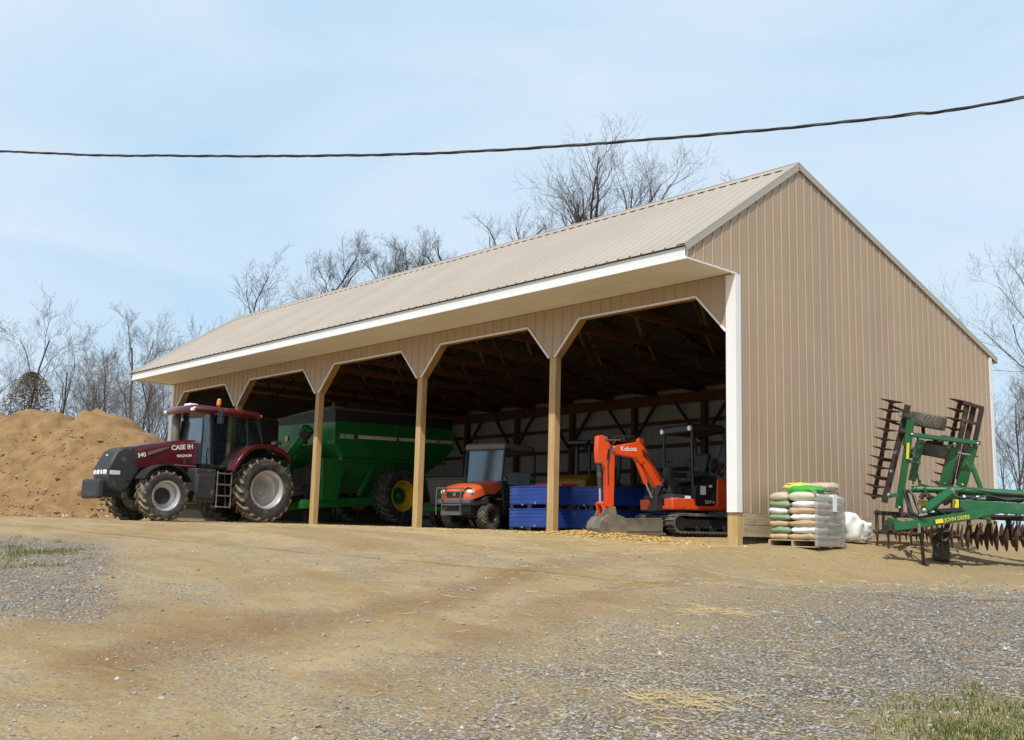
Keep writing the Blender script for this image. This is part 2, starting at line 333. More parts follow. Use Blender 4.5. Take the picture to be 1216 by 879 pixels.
def ground_mat():
    m = bpy.data.materials.new('yard_dirt_and_gravel'); m.use_nodes = True
    nt = m.node_tree; nd = nt.nodes; ln = nt.links; b = nd['Principled BSDF']
    b.inputs['Roughness'].default_value = .95; b.inputs['Specular IOR Level'].default_value = .15
    g = nd.new('ShaderNodeNewGeometry'); pos = g.outputs['Position']
    def math_(op, a, c=None, d=None, clamp=False):
        q = nd.new('ShaderNodeMath'); q.operation = op; q.use_clamp = clamp
        for i, x in enumerate((a, c, d)):
            if x is None: continue
            if isinstance(x, (int, float)): q.inputs[i].default_value = x
            else: ln.new(x, q.inputs[i])
        return q.outputs['Value']
    def nz(s, d=5, r=.55, vec=None, dist=0):
        q = nd.new('ShaderNodeTexNoise'); q.inputs['Scale'].default_value = s; q.inputs['Detail'].default_value = d; q.inputs['Roughness'].default_value = r; q.inputs['Distortion'].default_value = dist
        ln.new(vec or pos, q.inputs['Vector']); return q.outputs['Fac']
    def ramp(f, a, c, ca=0, cc=1):
        q = nd.new('ShaderNodeMapRange'); q.interpolation_type = 'SMOOTHSTEP'
        q.inputs['From Min'].default_value = a; q.inputs['From Max'].default_value = c; q.inputs['To Min'].default_value = ca; q.inputs['To Max'].default_value = cc
        ln.new(f, q.inputs['Value']); return q.outputs['Result']
    def mix(f, a, c):
        q = nd.new('ShaderNodeMix'); q.data_type = 'RGBA'
        if isinstance(f, (int, float)): q.inputs['Factor'].default_value = f
        else: ln.new(f, q.inputs['Factor'])
        for nm, x in (('A', a), ('B', c)):
            if isinstance(x, tuple): q.inputs[nm].default_value = (*x, 1)
            else: ln.new(x, q.inputs[nm])
        return q.outputs['Result']
    def dot(v, off):
        q = nd.new('ShaderNodeVectorMath'); q.operation = 'DOT_PRODUCT'; ln.new(pos, q.inputs[0]); q.inputs[1].default_value = v
        return math_('ADD', q.outputs['Value'], off)
    vt = Vector((CF.x, CF.y, 0)); vs = Vector((CR.x, CR.y, 0))
    t = dot(vt, -vt.dot(CAMP)); s = dot(vs, -vs.dot(CAMP))
    yy = dot((0, 1, 0), 0)
    # the driveway sweeps along the barn: stretched noise follows the wheel tracks
    mp = nd.new('ShaderNodeMapping'); mp.inputs['Rotation'].default_value = (0, 0, R(-28)); mp.inputs['Scale'].default_value = (.35, 1.3, 1); ln.new(pos, mp.inputs['Vector'])
    big = nz(.35, 4, .5); trk = nz(.9, 6, .6, mp.outputs['Vector'], .4); mid = nz(2.2, 6, .6); fine = nz(22, 5, .7); vfine = nz(90, 3, .7)
    dirt = mix(ramp(trk, .35, .65), (.355, .255, .125), (.50, .38, .205))
    dirt = mix(math_('MULTIPLY', ramp(big, .52, .7), .6), dirt, (.32, .195, .085))
    dirt = mix(math_('MULTIPLY', ramp(mid, .5, .7), .55), dirt, (.36, .29, .18))
    dirt = mix(math_('MULTIPLY', ramp(fine, .45, .75), .45), dirt, (.21, .145, .075))
    dirt = mix(math_('MULTIPLY', ramp(vfine, .55, .72), .5), dirt, (.56, .47, .32))
    vp = nd.new('ShaderNodeTexVoronoi'); vp.inputs['Scale'].default_value = 20; ln.new(pos, vp.inputs['Vector'])
    sp_ = nd.new('ShaderNodeSeparateColor'); ln.new(vp.outputs['Color'], sp_.inputs['Color'])
    peb = math_('MULTIPLY', ramp(sp_.outputs['Red'], .70, .78), ramp(vp.outputs['Distance'], .22, .34, 1, 0))
    dirt = mix(math_('MULTIPLY', peb, .8), dirt, mix(sp_.outputs['Green'], (.20, .15, .09), (.56, .50, .40)))
    gra = nz(7, 6, .75); dirt = mix(math_('MULTIPLY', ramp(gra, .48, .66), .35), dirt, (.25, .165, .08))
    # darker brown wheel tracks sweeping in towards the open bays
    tracks = []
    for off, wd_, am in ((0, .55, .75), (1.9, .45, .5), (-2.1, .5, .35)):
        d = math_('SUBTRACT', s, math_('MULTIPLY', t, .405)); d = math_('ADD', d, 5.93 - off); d = math_('ADD', d, math_('MULTIPLY', math_('SUBTRACT', big, .5), 3.2)); d = math_('ADD', d, math_('MULTIPLY', math_('SUBTRACT', mid, .5), .7)); d = math_('ABSOLUTE', d)
        if off >= 0: tracks.append((d, wd_))
        f = math_('MULTIPLY', ramp(d, wd_ * .2, wd_ * 1.6, am, 0), math_('MULTIPLY', ramp(t, 6, 8.5), ramp(t, 14.5, 18, 1, 0)))
        dirt = mix(math_('MULTIPLY', f, ramp(fine, .3, .7, .5, 1)), dirt, (.235, .135, .06))
    # crushed stone
    vo = nd.new('ShaderNodeTexVoronoi'); vo.inputs['Scale'].default_value = 34; ln.new(pos, vo.inputs['Vector'])
    sep = nd.new('ShaderNodeSeparateColor'); ln.new(vo.outputs['Color'], sep.inputs['Color'])
    st = mix(sep.outputs['Red'], (.17, .172, .165), (.48, .475, .445))
    st = mix(ramp(sep.outputs['Green'], .80, .86), st, (.36, .25, .14))
    st = mix(ramp(sep.outputs['Blue'], .9, .95), st, (.62, .60, .56))
    st = mix(ramp(vo.outputs['Distance'], .35, .65), st, (.10, .085, .065))
    st = mix(math_('MULTIPLY', ramp(mid, .42, .7), .55), st, (.34, .26, .15))
    # zones
    e = math_('ADD', math_('SUBTRACT', s, math_('MULTIPLY', math_('SUBTRACT', t, 6.0), .55)), 1.9)
    e = math_('ADD', e, math_('MULTIPLY', math_('SUBTRACT', trk, .5), 7.0)); e = math_('ADD', e, math_('MULTIPLY', math_('SUBTRACT', mid, .5), 4.0))
    zr = math_('MULTIPLY', ramp(e, -1.8, 3.6), ramp(t, 12, 18, .95, .3))
    # a thinner dusting of stone everywhere in the yard
    thin = math_('MULTIPLY', ramp(math_('ADD', trk, math_('MULTIPLY', mid, .6)), .72, 1.0), ramp(t, 17, 20, .5, 0))
    # grey stone bank at the left edge
    l2 = math_('ADD', s, math_('MULTIPLY', t, .405)); l2 = math_('ADD', l2, math_('MULTIPLY', math_('SUBTRACT', mid, .5), 1.4))
    zl = math_('MULTIPLY', ramp(l2, -.5, .9, .85, 0), math_('MULTIPLY', ramp(t, 9, 10.5), ramp(t, 16.5, 19, 1, 0)))
    zone = math_('MAXIMUM', math_('MAXIMUM', zr, zl), thin)
    zone = math_('MULTIPLY', zone, ramp(fine, .25, .55, .72, 1))
    col = mix(zone, dirt, st)
    # pale straw and shavings trodden in along the open front and round the pallet
    f1 = math_('MULTIPLY', ramp(yy, -3.8, -.6), ramp(yy, 1.2, 3.0, 1, .5)); f1 = math_('MULTIPLY', f1, ramp(s, -16, -7, .35, 1))
    f1 = math_('MULTIPLY', f1, ramp(math_('ADD', mid, math_('MULTIPLY', fine, .5)), .55, .95, .15, .95))
    col = mix(f1, col, mix(ramp(vfine, .4, .65), (.40, .27, .115), (.60, .45, .22)))
    xx = dot((1, 0, 0), 0)
    f2 = math_('MULTIPLY', ramp(xx, -.4, .6), ramp(t, 14.5, 17)); f2 = math_('MULTIPLY', f2, .5)
    col = mix(f2, col, mix(ramp(fine, .35, .65), (.20, .15, .08), (.40, .31, .17)))
    # worn grass at the right foreground
    g1 = math_('ADD', math_('MULTIPLY', math_('SUBTRACT', s, 2.35), 1.0), math_('MULTIPLY', math_('SUBTRACT', 7.35, t), 1.0)); g1 = math_('ADD', g1, math_('MULTIPLY', math_('SUBTRACT', mid, .5), 1.4))
    g1 = math_('MULTIPLY', ramp(g1, 0, .9), ramp(t, 6.9, 7.9, 1, 0)); 
    col = mix(g1, col, mix(ramp(fine, .4, .65), (.27, .21, .10), (.42, .34, .17)))
    # grassy land past the yard
    far = ramp(t, 46, 60); col = mix(far, col, mix(ramp(big, .4, .6), (.10, .12, .045), (.20, .17, .08)))
    ln.new(col, b.inputs['Base Color'])
    hgt = math_('ADD', math_('MULTIPLY', fine, .6), math_('MULTIPLY', vfine, .35)); hgt = math_('ADD', hgt, math_('MULTIPLY', math_('MULTIPLY', vo.outputs['Distance'], zone), -1.1))
    al = math_('ADD', math_('MULTIPLY', t, .927), math_('MULTIPLY', s, .375))   # tread bars pressed into the soft dirt
    for d, wd_ in tracks:
        ph = math_('SINE', math_('MULTIPLY', math_('ADD', al, math_('MULTIPLY', d, .9)), 27.0))
        f = math_('MULTIPLY', ramp(d, wd_ * .45, wd_ * .62, 1, 0), math_('MULTIPLY', ramp(mid, .40, .58), math_('SUBTRACT', 1.0, zone)))
        hgt = math_('ADD', hgt, math_('MULTIPLY', math_('MULTIPLY', ph, f), .28))
    hgt = math_('ADD', hgt, math_('MULTIPLY', gra, .8)); hgt = math_('ADD', hgt, math_('MULTIPLY', peb, .25))
    bp = nd.new('ShaderNodeBump'); bp.inputs['Strength'].default_value = .9; bp.inputs['Distance'].default_value = .03
    ln.new(hgt, bp.inputs['Height']); ln.new(bp.outputs['Normal'], b.inputs['Normal'])
    return m
ground = gm.build('ground', ground_mat(), smooth=180, recalc=False); ground['kind'] = 'structure'

def at(t, s):
    """yard point t ahead of and s to the right of where the photographer stands"""
    d = Vector((CF.x, CF.y, 0)); l = d.length; d.normalize(); rr = Vector((-d.y, d.x, 0)) * -1
    p = Vector((CAMP.x, CAMP.y, 0)) + d * t + rr * s
    return p.x, p.y
rnd = random.Random(3)
def gravel_weight(t, s):
    e = s - (t - 6) * .55 + 1.9
    wgt = sstep(-1.2, 2.5, e) * (1 - .7 * sstep(12, 18, t))
    return max(wgt, .12 if t < 17 else .03, .8 if (s + .405 * t < .1 and 9.5 < t < 17) else 0)
# loose stones lying on the yard
sm = [MB(), MB(), MB(), MB()]
cnt = 0
while cnt < 22000:
    t = 4.2 + 14 * rnd.random() ** 1.5; s = (rnd.random() * 2 - 1) * .56 * t
    if rnd.random() > gravel_weight(t, s): continue
    x, y = at(t, s)
    if x < .15 and y > -.4: continue
    r = min(.024, .0085 * rnd.lognormvariate(0, .42)) * (1 + .02 * t)
    z = gz(x, y) + r * .25
    M3 = Matrix.Rotation(rnd.random() * 6.3, 3, 'Z') @ Matrix.Rotation(rnd.random() * 6.3, 3, 'X')
    d = [(1, 0, 0), (-1, 0, 0), (0, .8, 0), (0, -.8, 0), (0, 0, .65), (0, 0, -.65)]
    vs = [Vector((x, y, z)) + M3 @ (Vector(q) * r * rnd.uniform(.7, 1.3)) for q in d]
    k = rnd.random(); k = 0 if k < .5 else 1 if k < .72 else 2 if k < .95 else 3
    sm[0].cur = k
    sm[0].add(vs, [(0, 2, 4), (2, 1, 4), (1, 3, 4), (3, 0, 4), (2, 0, 5), (1, 2, 5), (3, 1, 5), (0, 3, 5)]); cnt += 1
gs = [mat('grey_stone', (.34, .34, .325), .85, 0, .3, 9), mat('dark_stone', (.22, .22, .21), .85, 0, .3, 9), mat('brown_stone', (.33, .24, .15), .9, 0, .3, 9), mat('white_stone', (.52, .51, .48), .8, 0, .15, 9)]
o = sm[0].build('gravel', gs, smooth=0); tag(o, 'loose grey crushed stone strewn over the yard', None, None, 'stuff')
# straw
st = MB()
def straw(x, y, L, wd=.004, ang=None, lift=.008):
    a = rnd.random() * 6.3 if ang is None else ang
    d = Vector((math.cos(a), math.sin(a), 0)); q = Vector((-d.y, d.x, 0)) * wd
    bend = q * rnd.uniform(-6, 6) * L * 4
    pts = []
    for i in range(4):
        u = i / 3 - .5; px = Vector((x, y, 0)) + d * L * u + bend * (u * u - .12)
        pts.append(Vector((px.x, px.y, gz(px.x, px.y) + lift + rnd.random() * .012)))
    for i in range(3):
        a_, b_ = pts[i], pts[i + 1]
        st.add([a_ - q, b_ - q, b_ + q, a_ + q, a_ + Vector((0, 0, wd * 1.2)), b_ + Vector((0, 0, wd * 1.2))], [(0, 1, 5, 4), (4, 5, 2, 3), (0, 3, 2, 1)])
for i in range(1000):
    t = 4.5 + 15 * rnd.random(); s = (rnd.random() * 1.2 - .25) * .55 * t
    if noise.noise((t * .8, s * .8, 5)) < -.05 and rnd.random() < .75: continue
    x, y = at(t, s)
    if x < .2 and y > 2: continue
    straw(x, y, rnd.uniform(.03, .12) * (1 + .02 * t), .0016 + .00012 * t)
for (t, s, n_, sp) in ((7.3, 1.05, 130, .26), (11.2, 2.0, 110, .32), (8.0, .9, 20, .5), (9.6, 2.6, 20, .6), (14, 1.4, 45, 1.0), (16, 2.6, 60, 1.2), (17.5, 2.0, 70, 1.4), (6.6, .9, 18, .4)):
    for i in range(n_):
        x, y = at(t + rnd.gauss(0, sp * .6), s + rnd.gauss(0, sp)); straw(x, y, rnd.uniform(.08, .26), .0022)
for i in range(2200):    # litter by the open front
    x = -rnd.random() * 20 + .2; y = rnd.gauss(-.9, 1.1)
    if y > 2.5: continue
    straw(x, y, rnd.uniform(.04, .14), .0032)
o = st.build('straw', mat('dry_straw', (.50, .38, .19), .8, 0, .2, 5), smooth=0); tag(o, 'dry straw scattered across the yard', None, None, 'stuff')
# golden shavings heap spilled by the front post
sh = MB()
for i in range(5200):
    a = rnd.random() * 6.28; rr = abs(rnd.gauss(0, .55)); x = -3.35 + math.cos(a) * rr * 2.2; y = -.35 + math.sin(a) * rr * .65
    hh = .085 * math.exp(-((x + 3.35) / 1.2) ** 2 - ((y + .35) / .4) ** 2)
    r = rnd.uniform(.012, .032); M3 = Matrix.Rotation(rnd.random() * 6.3, 3, 'Z') @ Matrix.Rotation(rnd.uniform(-.8, .8), 3, 'X')
    c = Vector((x, y, gz(x, y) + hh * rnd.uniform(.3, 1) + .006))
    vs = [c + M3 @ Vector(q) for q in ((-r, -r * .6, 0), (r, -r * .6, r * .3), (r, r * .6, 0), (-r, r * .6, r * .3))]
    vs += [q + Vector((0, 0, -.004)) for q in vs]
    sh.add(vs, [(0, 1, 2, 3), (7, 6, 5, 4), (0, 4, 5, 1), (1, 5, 6, 2), (2, 6, 7, 3), (3, 7, 4, 0)])
o = sh.build('wood_shavings', mat('golden_shavings', (.60, .39, .14), .85, 0, .25, 12), smooth=0); tag(o, 'golden wood shavings spilled at the foot of the barn post', None, None, 'stuff')
# grass
gr = MB()
def tuft(x, y, h, n_):
    for i in range(n_):
        a = rnd.random() * 6.3; px = x + rnd.gauss(0, .05); py = y + rnd.gauss(0, .05); z = gz(px, py) - .01
        d = Vector((math.cos(a), math.sin(a), 0)); q = Vector((-d.y, d.x, 0)) * .0032; hh = h * rnd.uniform(.5, 1.2); ln_ = rnd.uniform(.2, .9)
        p0 = Vector((px, py, z)); p1 = p0 + d * hh * .35 * ln_ + Vector((0, 0, hh * .6)); p2 = p0 + d * hh * ln_ + Vector((0, 0, hh))
        gr.cur = 1 if rnd.random() < .3 else 0
        gr.add([p0 - q, p0 + q, p1 - q * .7, p1 + q * .7, p2], [(0, 1, 3, 2), (2, 3, 4)])
for (t, s, st_, ss, n_) in ((6.55, 2.72, .16, .22, 150), (6.75, 3.35, .25, .3, 110), (6.3, 3.2, .15, .3, 130), (7.2, 3.2, .2, .4, 70), (6.2, 3.8, .3, .3, 60), (6.9, 2.9, .4, .5, 40), (7.6, 3.7, .4, .5, 30)):
    for i in range(n_):
        x, y = at(t + rnd.gauss(0, st_), s + rnd.gauss(0, ss)); tuft(x, y, .05, 16)
for i in range(260):
    t = 15.6 + rnd.gauss(0, .8); s = -.45 * t + rnd.gauss(0, .35) - .15
    if noise.noise((t * 1.3, s * 1.3, 1)) < .0: continue
    x, y = at(t, s); tuft(x, y, .07, 22)
o = gr.build('grass', [mat('spring_grass', (.105, .15, .032), .7, 0, .25, 3), mat('dead_grass', (.36, .29, .13), .8, 0, .2, 3)], smooth=0, recalc=False); tag(o, 'short spring grass in ragged patches at the yard edges', None, None, 'stuff')

# ------------------------------------------------------------------ barn
BAY = 4.88; LEN = 24.43; HS = 5.02; ZP = 3.915; ZH = 4.686; CH = .741; OV = 1.526; FT = 5.284; YR = 2.266; ZR = 7.81; WID = 11.555; ZS = .445; RIB = .2914
SF = (ZR - FT) / (YR + OV); SB = .298
YB = 11.92; ZB = ZR - SB * (YB - YR)
def roofz(y): return ZR - SF * (YR - y) if y < YR else ZR - SB * (y - YR)
barn = thing('barn', 'long tan steel pole barn with an open five bay front and white fascia', 'barn')
def roof_slope(name, y0, y1):
    b = MB(); z0, z1 = roofz(y0), roofz(y1)
    p0 = Vector((0, y0, z0)); p1 = Vector((0, y1, z1)); d = (p1 - p0).normalized(); nrm = Vector((0, -d.z, d.y)) if d.y > 0 else Vector((0, d.z, -d.y))
    b.bar((-LEN / 2, y0, z0 + .0), (-LEN / 2, y1, z1 + .0), LEN + .04, .012, nrm)
    x = -.16
    while x > -LEN:
        for dx, wd, hh in ((0, .036, .026),):
            c = nrm * (.006 + hh / 2)
            prof = [(-.034, .006), (.034, .006), (.015, .036), (-.015, .036)]
            ra = [Vector((x + q[0], y0, z0)) + nrm * q[1] for q in prof]; rb = [Vector((x + q[0], y1, z1)) + nrm * q[1] for q in prof]
            b.loft([ra, rb])
        for dx in (-.097, .097):   # the two low stiffeners of each pan
            prof = [(-.014, .006), (.014, .006), (.006, .011), (-.006, .011)]
            ra = [Vector((x + dx + q[0], y0, z0)) + nrm * q[1] for q in prof]; rb = [Vector((x + dx + q[0], y1, z1)) + nrm * q[1] for q in prof]
            b.loft([ra, rb])
        x -= RIB
    return b.build(name, M['roof'], barn, smooth=0)
roof_slope('roof', -OV - .05, YR); roof_slope('roof', YB, YR)
b = MB()   # bare underside
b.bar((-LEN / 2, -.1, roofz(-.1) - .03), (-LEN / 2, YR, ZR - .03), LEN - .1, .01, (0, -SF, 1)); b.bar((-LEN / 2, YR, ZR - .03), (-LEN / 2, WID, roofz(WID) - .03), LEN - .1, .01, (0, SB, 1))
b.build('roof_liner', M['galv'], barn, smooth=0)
b = MB()   # ridge cap bridging the ribs, leaving dark gaps between them
for sgn, sl in ((-1, SF), (1, -SB)):
    y = YR + sgn * .22; b.bar((-LEN / 2, YR, ZR + .040), (-LEN / 2, y, ZR + .040 - abs(sl) * .22), LEN + .06, .008, (0, -sl, 1))
b.cyl((-LEN - .03, YR, ZR + .05), (.03, YR, ZR + .05), .02, n=8)
x = -.16
b.build('ridge_cap', M['roof'], barn, smooth=0)
for xg, nm in ((0, 'rake_trim'), (-LEN, 'rake_trim')):
    b = MB(); sg = 1 if xg == 0 else -1
    for (ya, yb) in ((-OV - .06, YR), (YB + .02, YR)):
        za, zb = roofz(ya), roofz(yb); up = (0, -(zb - za), (yb - ya)) if yb > ya else (0, (zb - za), -(yb - ya))
        b.bar((xg - sg * .075, ya, za + .036), (xg - sg * .075, yb, zb + .036), .24, .012, up)
        b.bar((xg + sg * .036, ya, za - .035), (xg + sg * .036, yb, zb - .035), .014, .15, up)
        b.bar((xg + sg * .030, ya, za - .10), (xg + sg * .030, yb, zb - .10), .035, .02, up)
    b.build(nm, M['trim'], barn, smooth=0)
b = MB(); b.bb(-LEN, .012, -OV, -OV + .03, HS - .004, FT - .045); b.bb(-LEN, .012, -OV - .012, -OV + .02, HS - .018, HS + .03); b.build('fascia', M['white'], barn, smooth=0)
b = MB(); b.bb(-LEN + .01, -.01, -OV + .03, -.03, HS + .01, HS + .022)
x = -.3
while x > -LEN:
    b.bb(x - .006, x + .006, -OV + .03, -.03, HS + .004, HS + .0099); x -= .4
for yy in (-1.02, -.5): b.bb(-LEN + .02, -.02, yy - .005, yy + .005, HS + .0045, HS + .0095)
b.build('soffit', M['soffit'], barn, smooth=0)
for xg, nm in ((0, 'gable_wall'), (-LEN, 'gable_wall')):
    b = MB(); s = 1 if xg == 0 else -1
    poly = [(.0, ZS), (WID, ZS), (WID, roofz(WID) - .02), (YR, ZR - .02), (-OV, FT - .04), (-OV, HS), (0, HS)]
    b.prism(poly, xg - s * .02, xg, 'X')
    y = .44 - RIB * 6
    while y < WID - .03:
        if y > -OV + .05:
            z0 = ZS if y > .0 else HS + .03; z1 = roofz(y) - .06
            prof = [(-.021, 0), (.021, 0), (.010, .022), (-.010, .022)]
            b.loft([[(xg + s * q[1], y + q[0], z) for q in prof] for z in (z0, z1)])
            for dy in (-.097, .097):
                pr = [(-.012, 0), (.012, 0), (.005, .003), (-.005, .003)]
                if y + dy > -OV + .03: b.loft([[(xg + s * q[1], y + dy + q[0], z) for q in pr] for z in (z0 if y + dy > 0 else HS + .03, roofz(y + dy) - .06)])
        y += RIB
    b.build(nm, M['gable'], barn, smooth=0)
    b = MB(); b.bb(xg - s * .03, xg + s * .03, -OV - .01, .0, HS - .022, HS + .006); b.build('soffit_edge_trim', M['white'], barn, smooth=0)
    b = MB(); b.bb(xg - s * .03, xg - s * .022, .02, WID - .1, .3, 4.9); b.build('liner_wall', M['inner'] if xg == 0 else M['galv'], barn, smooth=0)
    # corner trims
    b = MB(); b.bb(xg - s * .2, xg + s * .032, -.045, -.02, ZS, HS - .023); b.bb(xg + s * .005, xg + s * .033, -.0195, .12, ZS, HS - .023); b.build('corner_trim', M['white'], barn, smooth=0)
    b = MB(); b.bb(xg + s * .003, xg + s * .033, WID - .11, WID + .035, ZS, roofz(WID) - .12); b.build('corner_trim', M['white'], barn, smooth=0)
b = MB(); b.bb(-LEN, 0, WID, WID + .02, ZS, ZB + .05); b.build('back_wall', M['gable'], barn, smooth=0)
b = MB(); b.bb(-LEN, -.03, WID - .02, WID + .012, -.6, ZS - .004); b.build('grade_board', M['board'], barn, smooth=0)
b = MB(); b.bb(-LEN - .012, -LEN + .02, .2, WID - .03, -.6, ZS - .004); b.build('grade_board', M['board'], barn, smooth=0)
b = MB(); b.bb(-LEN, 0.02, YB - .02, YB + .01, ZB - .12, ZB - .01); b.bb(-LEN, 0, WID + .03, YB - .02, ZB - .11, ZB - .095); b.build('back_eave', M['white'], barn, smooth=0)
b = MB(); b.bb(-LEN + .05, -.05, WID - .035, WID - .005, .25, 4.95)
x = -.3
while x > -LEN:
    b.loft([[(x + q, WID - .035 - h, z) for q, h in ((-.03, 0), (-.014, .02), (.014, .02), (.03, 0))] for z in (.25, 4.9)]); x -= RIB
b.build('back_liner', M['inner'], barn, smooth=0)
# front header with chamfered openings
ops = []
for j in range(5):
    xr = -.22 if j == 0 else -BAY * j + .014 - .2
    xl = -BAY * (j + 1) + .014 if j < 4 else -LEN + .22
    ops.append((xl, xr))
def zbot(x):
    for xl, xr in ops:
        if xl <= x <= xr:
            if x < xl + CH: return ZP + (x - xl) * (ZH - ZP) / CH
            if x > xr - CH * .95: return ZP + (xr - x) * (ZH - ZP) / (CH * .95)
            return ZH
    return ZP
b = MB(); xs = sorted({-LEN + .02, -.02} | {q for xl, xr in ops for q in (xl, xl + CH, xr - CH * .95, xr)})
for a, c in zip(xs[:-1], xs[1:]):
    za, zc = zbot(a), zbot(c)
    b.prism([(a, za), (c, zc), (c, HS + .004), (a, HS + .004)], -.02, -.004, 'Y')
x = -.306
while x > -LEN + .1:
    zb = max(zbot(x - .02), zbot(x + .02)) + .03
    b.loft([[(x + q, -.02 - h, z) for q, h in ((-.026, 0), (-.011, .022), (.011, .022), (.026, 0))] for z in (zb, HS)]); x -= RIB
b.build('header_siding', M['gable'], barn, smooth=0)
b = MB(); jb = MB()
for xl, xr in ops:
    path = [(xl - .01, ZP - .01), (xl + CH, ZH), (xr - CH * .95, ZH), (xr + .01, ZP - .01)]
    for p, q in zip(path[:-1], path[1:]):
        b.bar((p[0], -.031, p[1]), (q[0], -.031, q[1]), .03, .042, Vector((-(q[1] - p[1]), 0, q[0] - p[0])))
        d = Vector((-(q[1] - p[1]), 0, q[0] - p[0])).normalized() * .02
        jb.bar((p[0] + d.x, .105, p[1] + d.z), (q[0] + d.x, .105, q[1] + d.z), .2, .036, d)
b.build('opening_trim', M['white'], barn, smooth=0); jb.build('opening_jamb', mat('brown_jamb_board', (.36, .19, .07), .8, 0, .2, 3, .1, 30), barn, smooth=0)
for k in range(6):
    xr = -.022 if k == 0 else -BAY * k + .014 if k < 5 else -LEN + .215
    wd = .195
    b = MB(); b.bb(xr - wd, xr, .002, .172, -.5, HS - .35 if k else HS - .4)
    b.bb(xr - wd + .004, xr - .004, .0, .01, -.5, ZP - .04) if 0 < k < 5 else None
    if k == 0: b.bb(-.218, .006, -.004, .1645, -.5, ZS - .012)
    b.build('post', M['post'], barn, bevel=.006, smooth=0)
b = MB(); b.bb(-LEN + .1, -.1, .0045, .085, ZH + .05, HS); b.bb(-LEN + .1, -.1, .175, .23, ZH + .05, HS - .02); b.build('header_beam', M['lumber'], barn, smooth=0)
b = MB(); b.bb(-.018, .012, .165, WID, .0, .215); b.build('grade_board', M['board'], barn, bevel=.004, smooth=0)
b = MB(); b.bb(-.018, .016, .165, WID, .221, ZS - .008); b.build('grade_board', M['board'], barn, bevel=.004, smooth=0)
b = MB(); b.bb(-.03, -.018, .165, WID, -.4, .05); b.build('grade_board', M['rustdark'], barn, smooth=0)
# interior framing
for k in range(9):
    x = -.25 - 3.03 * k
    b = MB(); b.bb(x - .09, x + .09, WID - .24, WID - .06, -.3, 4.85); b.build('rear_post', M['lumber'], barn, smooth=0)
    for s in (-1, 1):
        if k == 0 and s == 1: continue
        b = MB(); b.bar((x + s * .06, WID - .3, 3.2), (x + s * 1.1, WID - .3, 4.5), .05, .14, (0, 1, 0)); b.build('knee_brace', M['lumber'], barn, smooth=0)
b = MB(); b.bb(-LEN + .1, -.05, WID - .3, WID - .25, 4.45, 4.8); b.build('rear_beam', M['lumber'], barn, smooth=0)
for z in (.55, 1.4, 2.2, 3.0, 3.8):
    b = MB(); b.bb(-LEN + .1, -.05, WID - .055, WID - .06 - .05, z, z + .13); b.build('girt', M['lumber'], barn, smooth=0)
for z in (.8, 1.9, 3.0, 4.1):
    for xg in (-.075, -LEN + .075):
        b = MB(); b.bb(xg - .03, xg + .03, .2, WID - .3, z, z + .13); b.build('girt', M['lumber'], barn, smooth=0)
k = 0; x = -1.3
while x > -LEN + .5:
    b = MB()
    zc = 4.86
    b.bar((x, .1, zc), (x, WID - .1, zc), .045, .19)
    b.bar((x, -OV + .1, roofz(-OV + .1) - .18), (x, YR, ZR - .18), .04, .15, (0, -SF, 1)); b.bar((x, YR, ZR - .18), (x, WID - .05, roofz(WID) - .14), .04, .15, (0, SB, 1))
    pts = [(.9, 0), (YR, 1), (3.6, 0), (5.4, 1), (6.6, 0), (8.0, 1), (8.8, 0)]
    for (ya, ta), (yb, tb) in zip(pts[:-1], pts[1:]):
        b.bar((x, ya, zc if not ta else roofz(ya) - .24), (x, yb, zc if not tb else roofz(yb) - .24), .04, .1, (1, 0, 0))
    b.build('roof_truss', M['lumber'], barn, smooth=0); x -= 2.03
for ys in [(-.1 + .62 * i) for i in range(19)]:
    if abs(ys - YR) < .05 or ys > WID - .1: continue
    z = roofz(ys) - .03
    b = MB(); b.bar((-LEN + .1, ys, z - .055), (-.06, ys, z - .055), .04, .085, (0, -SF if ys < YR else SB, 1)); b.build('purlin', M['lumber'], barn, smooth=0)
